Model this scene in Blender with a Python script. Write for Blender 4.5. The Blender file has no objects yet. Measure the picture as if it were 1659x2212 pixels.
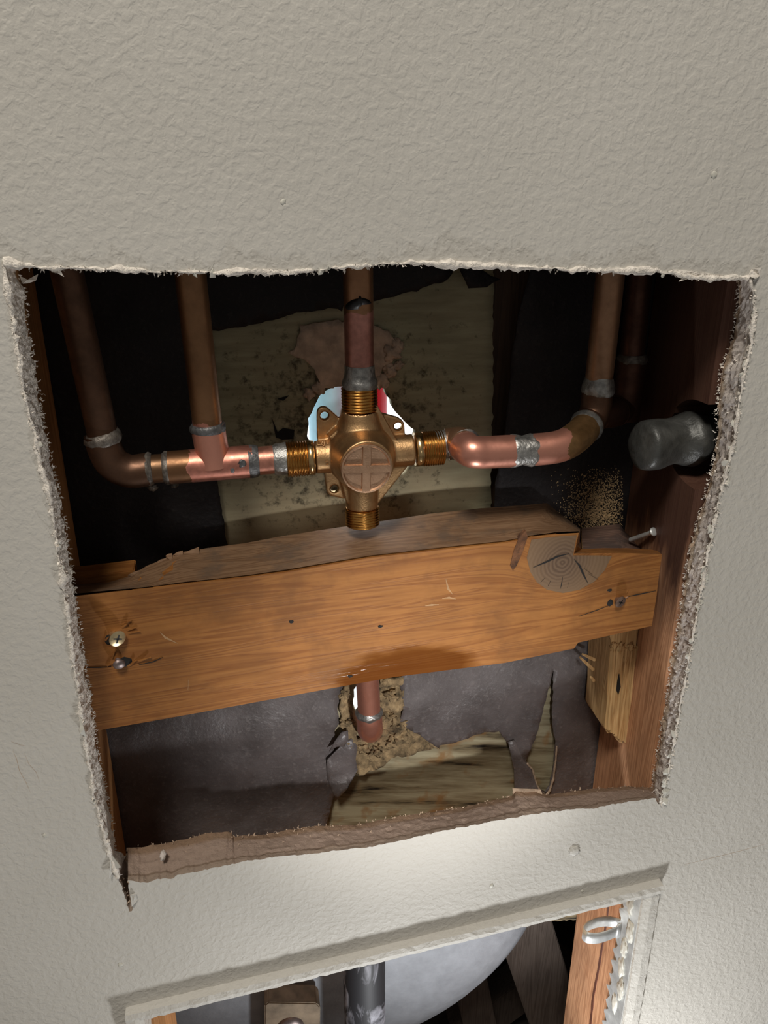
import bpy, bmesh, math, random
from math import sin, cos, pi, radians, exp
from mathutils import Vector, Matrix, noise, geometry
random.seed(7)
scn = bpy.context.scene
COL = scn.collection

# ------------------------------------------------------------------ camera
F_PX, PITCH, YAW = 1750.0, radians(22.5), radians(10.0)
CAM = Vector((0.0, -0.40, 0.0))
FW = Vector((sin(YAW) * cos(PITCH), cos(YAW) * cos(PITCH), -sin(PITCH)))
RT = Vector((cos(YAW), -sin(YAW), 0))
UP = RT.cross(FW)
cd = bpy.data.cameras.new('camera')
cd.sensor_fit = 'HORIZONTAL'
cd.sensor_width = 36.0
cd.lens = F_PX / 1659.0 * 36.0
cd.clip_start = 0.01
cam = bpy.data.objects.new('camera', cd)
COL.objects.link(cam)
m = Matrix((RT, UP, -FW)).transposed().to_4x4()
m.translation = CAM
cam.matrix_world = m
cd.dof.use_dof = False
scn.camera = cam

# ------------------------------------------------------------------ light
scn.view_settings.view_transform = 'Standard'
scn.view_settings.look = 'None'
scn.view_settings.gamma = 1
scn.view_settings.use_curve_mapping = False
scn.view_settings.exposure = 0.0
w = bpy.data.worlds.new('room_light')
scn.world = w
w.use_nodes = True
w.node_tree.nodes['Background'].inputs[0].default_value = (1.0, 0.97, 0.92, 1)
w.node_tree.nodes['Background'].inputs[1].default_value = 0.145


def lamp(name, kind, loc, target, power, color, **kw):
    d = bpy.data.lights.new(name, kind)
    d.energy = power
    d.color = color
    for k, v in kw.items():
        setattr(d, k, v)
    o = bpy.data.objects.new(name, d)
    COL.objects.link(o)
    o.location = loc
    o.rotation_euler = (Vector(target) - Vector(loc)).to_track_quat('-Z', 'Y').to_euler()
    return o


lamp('room_lamp', 'AREA', (-0.40, -1.07, 1.62), (0.1, 0.0, -0.15), 32.5, (1.0, 0.945, 0.86), shape='DISK', size=0.45)
lamp('work_lamp', 'SPOT', (0.14, -0.165, -0.82), (0.20, 0.0, -0.45), 7.6, (0.97, 0.985, 1.0),
     spot_size=radians(150), spot_blend=1.0, shadow_soft_size=0.02)
lamp('torch', 'SPOT', (0.13, -0.62, -0.155), (0.10, 0.0, -0.306), 17.0, (1.0, 0.985, 0.975),
     spot_size=radians(28.5), spot_blend=1.0, shadow_soft_size=0.016)
lamp('bathroom_lamp', 'AREA', (0.1, 0.55, 0.55), (0.1, 0.6, -0.4), 15, (0.92, 0.97, 1.0), shape='DISK', size=0.35)


# ------------------------------------------------------------------ helpers
def at(px, py, Y=0.0):
    """point of the place seen at a photograph pixel, at depth Y behind the wall's face"""
    d = FW + RT * ((px - 829.5) / F_PX) + UP * ((1106.0 - py) / F_PX)
    return CAM + d * ((Y - CAM.y) / d.y)


def ats(pts, Y=0.0):
    return [at(p[0], p[1], Y) for p in pts]


def mesh(name, verts, faces, smooth=False, mats=None, midx=None):
    me = bpy.data.meshes.new(name)
    me.from_pydata([tuple(v) for v in verts], [], faces)
    if smooth:
        me.polygons.foreach_set('use_smooth', [True] * len(me.polygons))
    if mats:
        for mm in mats:
            me.materials.append(mm)
    if midx:
        me.polygons.foreach_set('material_index', midx)
    me.update()
    return me


def bm_mesh(name, bm, smooth=False, mat=None):
    bmesh.ops.recalc_face_normals(bm, faces=bm.faces)
    me = bpy.data.meshes.new(name)
    bm.to_mesh(me)
    bm.free()
    if smooth:
        me.polygons.foreach_set('use_smooth', [True] * len(me.polygons))
    if mat:
        me.materials.append(mat)
    return me


def obj(name, me, mat=None, parent=None):
    if mat is not None and not me.materials:
        me.materials.append(mat)
    o = bpy.data.objects.new(name, me)
    COL.objects.link(o)
    if parent is not None:
        o.parent = parent
        o.matrix_parent_inverse = Matrix.Translation(parent_loc(parent)).inverted()
    return o


def parent_loc(p):
    v = Vector((0, 0, 0))
    if p.get('_base'):
        v = Vector(p['_base'])
    return v


def thing(name, label, cat, loc, group=None):
    o = bpy.data.objects.new(name, None)
    o.empty_display_size = 0.01
    COL.objects.link(o)
    o.location = loc
    o['_base'] = tuple(loc)
    o['label'] = label
    o['category'] = cat
    if group:
        o['group'] = group
    return o


def tag(o, label, cat, group=None):
    o['label'] = label
    o['category'] = cat
    if group:
        o['group'] = group
    return o


def struct(o, label=None):
    o['kind'] = 'structure'
    if label:
        o['label'] = label
    return o


def resample(pts, n):
    pts = [Vector(p) for p in pts]
    L = [0]
    for a, b in zip(pts, pts[1:]):
        L.append(L[-1] + (b - a).length)
    out = []
    k = 0
    for i in range(n):
        t = L[-1] * i / (n - 1)
        while k < len(L) - 2 and L[k + 1] < t:
            k += 1
        seg = L[k + 1] - L[k]
        out.append(pts[k].lerp(pts[k + 1], 0 if seg == 0 else (t - L[k]) / seg))
    return out


def catmull(pts, per=8):
    P = [Vector(p) for p in pts]
    P = [P[0] * 2 - P[1]] + P + [P[-1] * 2 - P[-2]]
    out = []
    for i in range(1, len(P) - 2):
        for j in range(per):
            t = j / per
            a, b, c, d = P[i - 1], P[i], P[i + 1], P[i + 2]
            out.append(0.5 * ((2 * b) + (c - a) * t + (2 * a - 5 * b + 4 * c - d) * t * t + (3 * b - a - 3 * c + d) * t ** 3))
    out.append(P[-2])
    return out


def frames(path):
    """tangent plus two parallel-transported normals along a path"""
    n = len(path)
    T = []
    for i in range(n):
        a = path[max(0, i - 1)]
        b = path[min(n - 1, i + 1)]
        T.append((b - a).normalized())
    u = T[0].orthogonal().normalized()
    res = []
    for i in range(n):
        u = (u - T[i] * u.dot(T[i])).normalized()
        res.append((T[i], u, T[i].cross(u)))
    return res


def sharpen(me, ang):
    bm = bmesh.new()
    bm.from_mesh(me)
    bmesh.ops.recalc_face_normals(bm, faces=bm.faces)
    for e in bm.edges:
        if len(e.link_faces) == 2 and e.calc_face_angle(0) > radians(ang):
            e.smooth = False
    bm.to_mesh(me)
    bm.free()


def tube(name, path, rad, seg=28, caps=True, rough=0.0, nscale=200.0, seed=0.0):
    """swept round section; rad is a number or a list along the path"""
    path = [Vector(p) for p in path]
    n = len(path)
    fr = frames(path)
    V, Fc = [], []
    for i in range(n):
        r = rad[i] if isinstance(rad, (list, tuple)) else rad
        for k in range(seg):
            a = 2 * pi * k / seg
            d = fr[i][1] * cos(a) + fr[i][2] * sin(a)
            p = path[i] + d * r
            if rough:
                p = p + d * rough * noise.noise(p * nscale + Vector((seed, seed, seed)))
            V.append(p)
    for i in range(n - 1):
        for k in range(seg):
            a = i * seg + k
            b = i * seg + (k + 1) % seg
            Fc.append((a, b, b + seg, a + seg))
    if caps:
        Fc.append(tuple(range(seg - 1, -1, -1)))
        Fc.append(tuple((n - 1) * seg + k for k in range(seg)))
    me = mesh(name, V, Fc, True)
    if caps:
        sharpen(me, 50)
    return me


def lathe_axis(name, base, axis, prof, seg=40, caps=True):
    """prof: (distance along axis, radius)"""
    axis = Vector(axis).normalized()
    path = [Vector(base) + axis * p[0] for p in prof]
    u = axis.orthogonal().normalized()
    v = axis.cross(u)
    V, Fc = [], []
    for c, p in zip(path, prof):
        for k in range(seg):
            a = 2 * pi * k / seg
            V.append(c + (u * cos(a) + v * sin(a)) * p[1])
    for i in range(len(prof) - 1):
        for k in range(seg):
            a = i * seg + k
            b = i * seg + (k + 1) % seg
            Fc.append((a, b, b + seg, a + seg))
    if caps:
        Fc.append(tuple(range(seg - 1, -1, -1)))
        Fc.append(tuple((len(prof) - 1) * seg + k for k in range(seg)))
    me = mesh(name, V, Fc, True)
    sharpen(me, 75)
    return me


def autosmooth(o, ang=40):
    sharpen(o.data, ang)
    return o


def inside(p, poly):
    x, y = p[0], p[1]
    c = False
    j = len(poly) - 1
    for i in range(len(poly)):
        xi, yi = poly[i][0], poly[i][1]
        xj, yj = poly[j][0], poly[j][1]
        if (yi > y) != (yj > y) and x < (xj - xi) * (y - yi) / (yj - yi) + xi:
            c = not c
        j = i
    return c


def fill2d(outer, holes=(), grid=0.0, jitter=0.3):
    """triangles of an outline with holes; loops are (x, z) pairs"""
    pts = [Vector(p) for p in outer]
    edges = [(i, (i + 1) % len(outer)) for i in range(len(outer))]
    for h in holes:
        s = len(pts)
        pts += [Vector(p) for p in h]
        edges += [(s + i, s + (i + 1) % len(h)) for i in range(len(h))]
    nb = len(pts)
    if grid:
        x0 = min(p[0] for p in outer)
        x1 = max(p[0] for p in outer)
        z0 = min(p[1] for p in outer)
        z1 = max(p[1] for p in outer)
        nx = int((x1 - x0) / grid)
        nz = int((z1 - z0) / grid)
        for i in range(1, nx):
            for j in range(1, nz):
                q = Vector((x0 + (i + random.uniform(-jitter, jitter)) * grid, z0 + (j + random.uniform(-jitter, jitter)) * grid))
                if inside(q, outer) and not any(inside(q, h) for h in holes):
                    pts.append(q)
    r = geometry.delaunay_2d_cdt(pts, edges, [], 1, 1e-7)
    V, Fc = r[0], r[2]
    keep = []
    for f in Fc:
        c = sum((V[i] for i in f), Vector((0, 0))) / len(f)
        if inside(c, outer) and not any(inside(c, h) for h in holes):
            keep.append(tuple(f))
    return V, keep


def sheet(name, outer, holes=(), Y=0.1, thick=0.001, grid=0.006, disp=None, rag=0.0):
    """a sheet standing in the wall: outline (x, z), front at Y, pushed by disp(x, z), with real thickness"""
    def ragged(loop):
        L = []
        for a, b in zip(loop, list(loop[1:]) + [loop[0]]):
            a = Vector((a[0], a[1]))
            b = Vector((b[0], b[1]))
            k = max(1, int((b - a).length / 0.003))
            for i in range(k):
                p = a.lerp(b, i / k)
                L.append((p.x + rag * noise.noise(Vector((p.x * 260, p.y * 260, 1.7))), p.y + rag * noise.noise(Vector((p.x * 260, p.y * 260, 9.2)))))
        return L
    if rag:
        outer = ragged(outer)
        holes = [ragged(h) for h in holes]
    V2, Fc = fill2d(outer, holes, grid)
    V = []
    for p in V2:
        y = Y + (disp(p.x, p.y) if disp else 0)
        V.append((p.x, y, p.y))
    bm = bmesh.new()
    vs = [bm.verts.new(v) for v in V]
    for f in Fc:
        try:
            bm.faces.new([vs[i] for i in f])
        except ValueError:
            pass
    bm.normal_update()
    fs = list(bm.faces)
    for f in fs:
        if f.normal.y > 0:
            f.normal_flip()
    bedges = [e for e in bm.edges if len(e.link_faces) == 1]
    # back skin
    vmap = {}
    for v in list(bm.verts):
        vmap[v] = bm.verts.new(v.co + Vector((0, thick, 0)))
    for f in fs:
        bm.faces.new([vmap[v] for v in reversed(f.verts)])
    for e in bedges:
        a, b = e.verts
        try:
            bm.faces.new((a, b, vmap[b], vmap[a]))
        except ValueError:
            pass
    me = bm_mesh(name, bm, True)
    return me


def xz(pts, Y):
    return [(p.x, p.z) for p in ats(pts, Y)]


def loft(name, front, back, bevel=0.0):
    """solid between two loops with the same number of points"""
    n = len(front)
    bm = bmesh.new()
    a = [bm.verts.new(p) for p in front]
    b = [bm.verts.new(p) for p in back]
    f1 = bm.faces.new(a)
    f2 = bm.faces.new(list(reversed(b)))
    for i in range(n):
        j = (i + 1) % n
        bm.faces.new((a[i], b[i], b[j], a[j]))
    bmesh.ops.recalc_face_normals(bm, faces=bm.faces)
    if bevel:
        bmesh.ops.bevel(bm, geom=list(bm.edges), offset=bevel, segments=2, affect='EDGES', clamp_overlap=True)
    bmesh.ops.triangulate(bm, faces=[f for f in bm.faces if len(f.verts) > 4])
    return bm_mesh(name, bm)


def box(name, lo, hi, bevel=0.0, rot=None, piv=None):
    bm = bmesh.new()
    bmesh.ops.create_cube(bm, size=1)
    lo = Vector(lo)
    hi = Vector(hi)
    for v in bm.verts:
        v.co = Vector(((lo.x + hi.x) / 2 + v.co.x * (hi.x - lo.x), (lo.y + hi.y) / 2 + v.co.y * (hi.y - lo.y), (lo.z + hi.z) / 2 + v.co.z * (hi.z - lo.z)))
    if bevel:
        bmesh.ops.bevel(bm, geom=list(bm.edges), offset=bevel, segments=2, affect='EDGES')
    if rot is not None:
        bmesh.ops.rotate(bm, verts=bm.verts, cent=piv or (lo + hi) / 2, matrix=rot)
    return bm_mesh(name, bm)


def lump(name, c, r, scale=(1, 1, 1), amp=0.35, freq=2.0, sub=3, seed=0):
    bm = bmesh.new()
    bmesh.ops.create_icosphere(bm, subdivisions=sub, radius=1)
    for v in bm.verts:
        d = v.co.normalized()
        k = 1 + amp * noise.noise(d * freq + Vector((seed * 3.1, seed * 1.7, seed)))
        k += amp * 0.5 * noise.noise(d * freq * 3 + Vector((seed, seed * 2.3, 0)))
        v.co = Vector((d.x * scale[0], d.y * scale[1], d.z * scale[2])) * r * k + Vector(c)
    return bm_mesh(name, bm, True)


# ------------------------------------------------------------------ materials
class NT:
    def __init__(self, name):
        self.mat = bpy.data.materials.new(name)
        self.mat.use_nodes = True
        self.t = self.mat.node_tree
        self.b = self.t.nodes['Principled BSDF']

    def n(self, typ, ins=None, **attrs):
        nd = self.t.nodes.new(typ)
        for k, v in attrs.items():
            setattr(nd, k, v)
        for k, v in (ins or {}).items():
            self.put(nd.inputs[k], v)
        return nd

    def put(self, sock, v):
        if isinstance(v, bpy.types.NodeSocket):
            self.t.links.new(v, sock)
        else:
            sock.default_value = v

    def pos(self):
        return self.n('ShaderNodeNewGeometry').outputs['Position']

    def mapv(self, vec, scale=(1, 1, 1), loc=(0, 0, 0), rot=(0, 0, 0)):
        return self.n('ShaderNodeMapping', {'Vector': vec, 'Scale': scale, 'Location': loc, 'Rotation': rot}).outputs[0]

    def noise(self, vec, scale, detail=4, rough=0.55, dist=0.0):
        return self.n('ShaderNodeTexNoise', {'Vector': vec, 'Scale': scale, 'Detail': detail, 'Roughness': rough, 'Distortion': dist}).outputs['Fac']

    def ramp(self, fac, stops, interp='LINEAR'):
        nd = self.n('ShaderNodeValToRGB', {'Fac': fac})
        cr = nd.color_ramp
        cr.interpolation = interp
        while len(cr.elements) < len(stops):
            cr.elements.new(0.5)
        for e, (p, c) in zip(cr.elements, stops):
            e.position = p
            e.color = (c, c, c, 1) if isinstance(c, (int, float)) else (*c, 1)
        return nd.outputs['Color']

    def math(self, op, a, b=0.0, clamp=False):
        nd = self.n('ShaderNodeMath', operation=op, use_clamp=clamp)
        self.put(nd.inputs[0], a)
        self.put(nd.inputs[1], b)
        return nd.outputs[0]

    def mix(self, fac, a, b, blend='MIX'):
        nd = self.n('ShaderNodeMix', data_type='RGBA', blend_type=blend)
        self.put(nd.inputs['Factor'], fac)
        for k, v in (('A', a), ('B', b)):
            s = [x for x in nd.inputs if x.name == k and x.type == 'RGBA'][0]
            if isinstance(v, (tuple, list)):
                v = (*v[:3], 1)
            self.put(s, v)
        return [x for x in nd.outputs if x.type == 'RGBA'][0]

    def bump(self, h, strength=0.3, dist=0.001, normal=None):
        nd = self.n('ShaderNodeBump', {'Height': h, 'Strength': strength, 'Distance': dist})
        if normal is not None:
            self.put(nd.inputs['Normal'], normal)
        return nd.outputs[0]

    def done(self, color, rough=0.6, metal=0.0, normal=None, spec=None, coat=None):
        b = self.b
        if isinstance(color, (tuple, list)):
            color = (*color[:3], 1)
        self.put(b.inputs['Base Color'], color)
        self.put(b.inputs['Roughness'], rough)
        self.put(b.inputs['Metallic'], metal)
        if normal is not None:
            self.put(b.inputs['Normal'], normal)
        if spec is not None:
            self.put(b.inputs['Specular IOR Level'], spec)
        if coat is not None:
            self.put(b.inputs['Coat Weight'], coat)
        return self.mat


def m_plain(name, c, rough=0.6, metal=0.0, var=0.25, scale=60, bump=0.2, bscale=400, bdist=0.0005, spec=None):
    t = NT(name)
    p = t.pos()
    f = t.noise(p, scale, 5)
    lo = tuple(x * (1 - var) for x in c)
    hi = tuple(min(1, x * (1 + var)) for x in c)
    col = t.ramp(f, [(0.3, lo), (0.7, hi)])
    nm = t.bump(t.noise(p, bscale, 4), bump, bdist) if bump else None
    return t.done(col, rough, metal, nm, spec)


def m_paint():
    t = NT('wall_paint')
    p = t.pos()
    w1 = t.noise(p, 230, 2, 0.5, 0.35)
    h1 = t.ramp(w1, [(0.40, 0.0), (0.64, 1.0)], 'EASE')
    h2 = t.noise(p, 430, 3, 0.6)
    h3 = t.noise(t.mapv(p, (1, 1, 0.5)), 120, 2, 0.5)
    h = t.math('ADD', t.math('MULTIPLY', h1, 0.55), t.math('ADD', t.math('MULTIPLY', h2, 0.75), t.math('MULTIPLY', h3, 0.7)))
    nm = t.bump(h, 0.34, 0.0012)
    col = t.ramp(t.noise(p, 9, 4), [(0.3, (0.53, 0.505, 0.455)), (0.7, (0.575, 0.55, 0.50))])
    return t.done(col, 0.72, 0, nm, 0.25)


def m_core(name='gypsum_core', k=(1, 1, 1)):
    t = NT(name)
    p = t.pos()
    sx = t.n('ShaderNodeSeparateXYZ', {'Vector': p})
    # coats of the plaster follow the depth from the face
    d = t.math('ADD', sx.outputs['Y'], t.math('MULTIPLY', t.math('SUBTRACT', t.noise(p, 60, 4), 0.5), 0.005))
    lay = t.ramp(t.math('MULTIPLY', d, 1 / 0.030), [(0.0, (0.78, 0.74, 0.67)), (0.13, (0.72, 0.67, 0.60)), (0.17, (0.45, 0.38, 0.31)), (0.21, (0.78, 0.71, 0.65)),
                                                     (0.66, (0.76, 0.68, 0.62)), (0.74, (0.58, 0.47, 0.36)), (1.0, (0.55, 0.43, 0.32))])
    v = t.noise(p, 180, 6, 0.65)
    col = t.mix(0.55, lay, t.ramp(v, [(0.25, 0.75), (0.75, 1.1)]), 'MULTIPLY')
    col = t.mix(1.0, col, k, 'MULTIPLY')
    nm = t.bump(t.noise(p, 420, 7, 0.7), 0.75, 0.0022)
    return t.done(col, 0.95, 0, nm, 0.15)


def m_wood(name, c1, c2, axis='x', fine=260, knot=None, tilt=0.0, wet=None, rough=0.62, dark_above=None, blot=None):
    t = NT(name)
    p = t.pos()
    if tilt:
        p = t.mapv(p, rot=(0, tilt, 0))
    if knot:
        kx, kz, ks, ka = knot
        d = t.n('ShaderNodeVectorMath', {0: t.mapv(t.pos(), (1, 0, 1)), 1: (kx, 0, kz)}, operation='DISTANCE').outputs['Value']
        g = t.math('POWER', 2.718, t.math('MULTIPLY', t.math('POWER', t.math('DIVIDE', d, ks), 2.0), -1.0))
        off = t.n('ShaderNodeCombineXYZ', {'Z': t.math('MULTIPLY', g, ka)}).outputs[0]
        p = t.n('ShaderNodeVectorMath', {0: p, 1: off}, operation='ADD').outputs[0]
    st = {'x': (0.045, 1, 1), 'z': (1, 1, 0.045), 'y': (1, 0.045, 1)}[axis]
    q = t.mapv(p, st)
    a = t.noise(q, 85, 3, 0.5, 0.8)
    rings = t.math('FRACT', t.math('MULTIPLY', a, 9.0))
    rl = t.ramp(rings, [(0.0, 0.05), (0.65, 0.9), (0.92, 0.55), (1.0, 0.05)])
    f = t.noise(q, fine * 3, 3, 0.6)
    k = t.math('ADD', t.math('MULTIPLY', rl, 0.6), t.math('MULTIPLY', f, 0.42))
    col = t.ramp(k, [(0.15, c1), (0.8, c2)])
    bl = t.noise(t.pos(), 26, 4)
    col = t.mix(0.5, col, t.ramp(bl, [(0.3, 0.55), (0.62, 1.0)]), 'MULTIPLY')
    if dark_above:
        # darker colour above a given height, with a ragged lower edge
        sz = t.n('ShaderNodeSeparateXYZ', {'Vector': t.pos()}).outputs['Z']
        sz = t.math('ADD', sz, t.math('MULTIPLY', t.math('SUBTRACT', t.noise(t.mapv(t.pos(), (1, 1, 0.18)), 60, 4), 0.5), 0.16))
        k2 = t.ramp(t.math('MULTIPLY', t.math('SUBTRACT', sz, dark_above[0] - 0.03), 14.0), [(0.0, 0.0), (1.0, 0.93)])
        col = t.mix(k2, col, dark_above[1])
    if blot:
        col = t.mix(t.math('MULTIPLY', t.ramp(t.noise(t.pos(), blot[1], 5, 0.65), [(0.5, 0.0), (0.62, 1.0)]), blot[2]), col, blot[0])
    r = rough
    if wet:
        wx, wz, wr = wet
        dq = t.n('ShaderNodeVectorMath', {0: t.mapv(t.pos(), (0.45, 0, 1)), 1: (wx * 0.45, 0, wz)}, operation='DISTANCE').outputs['Value']
        dq = t.math('ADD', dq, t.math('MULTIPLY', t.math('SUBTRACT', t.noise(t.mapv(t.pos(), (0.3, 1, 1)), 160, 3), 0.5), 0.009))
        wm = t.ramp(t.math('DIVIDE', dq, wr), [(0.75, 1.0), (1.0, 0.0)])
        col = t.mix(t.math('MULTIPLY', wm, 0.8), col, (0.10, 0.028, 0.005))
        r = t.math('SUBTRACT', rough, t.math('MULTIPLY', wm, 0.38))
    nm = t.bump(t.math('ADD', t.math('MULTIPLY', f, 0.7), t.math('MULTIPLY', rl, 0.35)), 0.35, 0.0006)
    return t.done(col, r, 0, nm, 0.3)


def m_copper(name, base, band=None, second=(0.72, 0.30, 0.22), patina=0.5, rough=0.36):
    """band = (axis, start, end): cleaned or scorched length of the same tube, with a ragged border"""
    t = NT(name)
    p = t.pos()
    f = t.noise(p, 120, 5, 0.6)
    lo = tuple(x * (1 - patina) for x in base)
    col = t.ramp(f, [(0.28, lo), (0.72, base)])
    rr = t.ramp(f, [(0.3, rough + 0.14), (0.75, rough - 0.08)])
    if band:
        s = t.n('ShaderNodeSeparateXYZ', {'Vector': p}).outputs[band[0].upper()]
        s = t.math('ADD', s, t.math('MULTIPLY', t.math('SUBTRACT', t.noise(p, 130, 4), 0.5), 0.012))
        a = t.math('GREATER_THAN', s, band[1])
        b = t.math('LESS_THAN', s, band[2])
        f2 = t.noise(p, 300, 4)
        c2 = t.ramp(f2, [(0.3, tuple(x * 0.72 for x in second)), (0.7, second)])
        col = t.mix(t.math('MULTIPLY', a, b), col, c2)
    streak = t.noise(t.mapv(p, (1, 1, 0.2)), 500, 3)
    nm = t.bump(streak, 0.12, 0.0003)
    return t.done(col, rr, 0.82, nm)


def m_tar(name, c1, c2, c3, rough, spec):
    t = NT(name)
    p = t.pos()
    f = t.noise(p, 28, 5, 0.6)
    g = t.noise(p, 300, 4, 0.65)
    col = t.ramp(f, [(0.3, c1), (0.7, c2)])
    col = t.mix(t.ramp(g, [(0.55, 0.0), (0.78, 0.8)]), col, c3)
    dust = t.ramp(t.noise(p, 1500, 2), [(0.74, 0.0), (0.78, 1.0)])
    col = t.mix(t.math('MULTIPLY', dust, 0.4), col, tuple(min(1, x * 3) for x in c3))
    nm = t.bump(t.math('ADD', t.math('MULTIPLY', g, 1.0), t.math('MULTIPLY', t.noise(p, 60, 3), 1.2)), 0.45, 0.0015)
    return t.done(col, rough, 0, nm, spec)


def m_board():
    t = NT('backer_board')
    p = t.pos()
    a = t.noise(t.mapv(p, (0.15, 1, 1)), 220, 4)
    col = t.ramp(a, [(0.3, (0.25, 0.23, 0.145)), (0.7, (0.38, 0.355, 0.23))])
    warm = t.ramp(t.noise(p, 11, 3), [(0.42, 0.0), (0.62, 1.0)])
    col = t.mix(t.math('MULTIPLY', warm, 0.55), col, (0.37, 0.28, 0.17))
    d = t.n('ShaderNodeVectorMath', {0: t.mapv(p, (1, 0, 1)), 1: (0.062, 0, -0.155)}, operation='DISTANCE').outputs['Value']
    spk = t.noise(p, 130, 6, 0.7)
    # mould specks gather round the rough hole
    m = t.math('ADD', spk, t.math('MULTIPLY', t.math('SUBTRACT', 0.085, d), 2.2))
    col = t.mix(t.ramp(m, [(0.56, 0.0), (0.72, 0.85)]), col, (0.030, 0.024, 0.014))
    nm = t.bump(t.math('ADD', a, t.math('MULTIPLY', spk, 0.8)), 0.4, 0.001)
    return t.done(col, 0.75, 0, nm, 0.25)


def m_lower_board():
    t = NT('mouldy_board')
    p = t.mapv(t.pos(), rot=(0, radians(-9), 0))
    a = t.noise(t.mapv(p, (0.10, 1, 1)), 95, 5, 0.65)
    col = t.ramp(a, [(0.34, (0.02, 0.016, 0.012)), (0.43, (0.24, 0.19, 0.11)), (0.60, (0.44, 0.39, 0.255))])
    rust = t.ramp(t.noise(p, 45, 4), [(0.55, 0.0), (0.68, 0.8)])
    col = t.mix(rust, col, (0.30, 0.15, 0.05))
    s = t.n('ShaderNodeSeparateXYZ', {'Vector': p}).outputs['Z']
    return t.done(col, 0.7, 0, t.bump(a, 0.4, 0.001), 0.25)


M = {
    'paint': m_paint(),
    'core': m_core(),
    'dirtycore': m_core('dusty_cut', (0.47, 0.385, 0.33)),
    'fluff': m_plain('torn_paper', (0.80, 0.735, 0.65), 0.95, var=0.25, scale=300, bump=0.9, bscale=500, bdist=0.002),
    'backpaper': m_plain('brown_paper', (0.42, 0.31, 0.22), 0.95, var=0.3, scale=200),
    'chip': m_plain('paint_chip', (0.58, 0.56, 0.49), 0.6, var=0.15, scale=300, bump=0.2),
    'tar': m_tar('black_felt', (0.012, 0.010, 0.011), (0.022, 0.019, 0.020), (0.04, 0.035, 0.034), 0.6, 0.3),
    'felt': m_tar('grey_felt', (0.078, 0.066, 0.064), (0.165, 0.143, 0.140), (0.24, 0.212, 0.20), 0.40, 0.8),  # lighter felt colour for the lower sheets, black for the upper ones
    'board': m_board(),
    'lowboard': m_lower_board(),
    'plaster': m_plain('old_plaster', (0.52, 0.38, 0.28), 0.9, var=0.35, scale=90, bump=0.6, bscale=240, bdist=0.002),
    'crumb': m_plain('crumbled_mortar', (0.27, 0.19, 0.10), 0.95, var=0.75, scale=110, bump=0.8, bscale=350, bdist=0.003),
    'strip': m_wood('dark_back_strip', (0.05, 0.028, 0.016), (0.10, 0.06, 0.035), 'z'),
    'stud': m_wood('stud_wood', (0.40, 0.185, 0.09), (0.72, 0.39, 0.215), 'z', dark_above=(-0.27, (0.042, 0.016, 0.012))),
    'fresh': m_wood('split_wood', (0.46, 0.25, 0.095), (0.80, 0.54, 0.26), 'z', fine=200),
    'orange': m_wood('orange_wood', (0.44, 0.19, 0.06), (0.66, 0.34, 0.14), 'z'),
    'weather': m_wood('weathered_wood', (0.085, 0.047, 0.034), (0.17, 0.105, 0.08), 'x', blot=((0.06, 0.045, 0.04), 40, 0.7)),
    'topwood': m_wood('dirty_top_wood', (0.12, 0.060, 0.028), (0.225, 0.132, 0.072), 'x', blot=((0.085, 0.058, 0.04), 34, 0.7)),
    'timber': m_wood('old_timber', (0.12, 0.088, 0.07), (0.22, 0.17, 0.14), 'z'),
    'solder': m_plain('solder', (0.36, 0.35, 0.33), 0.42, 0.85, var=0.45, scale=260, bump=0.5, bscale=500, bdist=0.001),
    'dullsolder': m_plain('dull_solder', (0.16, 0.14, 0.12), 0.5, 0.6, var=0.5, scale=260, bump=0.5, bscale=500, bdist=0.001),
    'darksolder': m_plain('flux_blackened_solder', (0.13, 0.13, 0.13), 0.5, 0.6, var=0.5, scale=260, bump=0.5, bscale=500, bdist=0.001),
    'galv': m_plain('galvanised', (0.62, 0.63, 0.62), 0.48, 0.6, var=0.2, scale=120, bump=0.15),
    'lead': m_plain('grey_fitting', (0.058, 0.058, 0.053), 0.45, 0.3, var=0.45, scale=90, bump=0.5, bscale=160, bdist=0.002),
    'black': m_plain('black_ink', (0.006, 0.006, 0.007), 0.45, var=0.1),
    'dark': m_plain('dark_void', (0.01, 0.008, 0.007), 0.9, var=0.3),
    'nail': m_plain('rusty_nail', (0.24, 0.19, 0.18), 0.45, 0.7, var=0.35, scale=200),
    'screw': m_plain('yellow_zinc_screw', (0.78, 0.62, 0.36), 0.3, 0.9, var=0.25, scale=300, bump=0.1),
    'rustscrew': m_plain('rusty_screw', (0.20, 0.13, 0.10), 0.5, 0.6, var=0.4, scale=300),
    'tub': m_plain('tub_shell', (0.33, 0.345, 0.375), 0.62, var=0.12, scale=70, bump=0.35, bscale=220, bdist=0.0015),
    'white': m_plain('white_enamel', (0.86, 0.87, 0.88), 0.25, var=0.03, bump=0),
    'tile': m_plain('white_wall_panel', (0.85, 0.86, 0.87), 0.4, var=0.03, bump=0),
    'red': m_plain('red_plastic', (0.75, 0.012, 0.03), 0.3, var=0.05, bump=0),
    'blue': m_plain('pale_blue_plastic', (0.42, 0.72, 0.86), 0.3, var=0.15, scale=30, bump=0),
    'floor': m_plain('subfloor', (0.12, 0.10, 0.085), 0.9, var=0.3, scale=20),
    'plug': m_plain('brown_block', (0.25, 0.19, 0.13), 0.8, var=0.4, scale=60, bump=0.4),
}


def m_abs():
    t = NT('black_pipe')
    p = t.pos()
    f = t.noise(t.mapv(p, (1, 1, 0.5)), 42, 4, 0.6, 1.2)
    k = t.ramp(f, [(0.46, 0.0), (0.60, 0.8)])
    col = t.mix(k, (0.020, 0.020, 0.023), (0.33, 0.33, 0.37))
    return t.done(col, 0.6, 0, None, 0.3)


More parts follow.
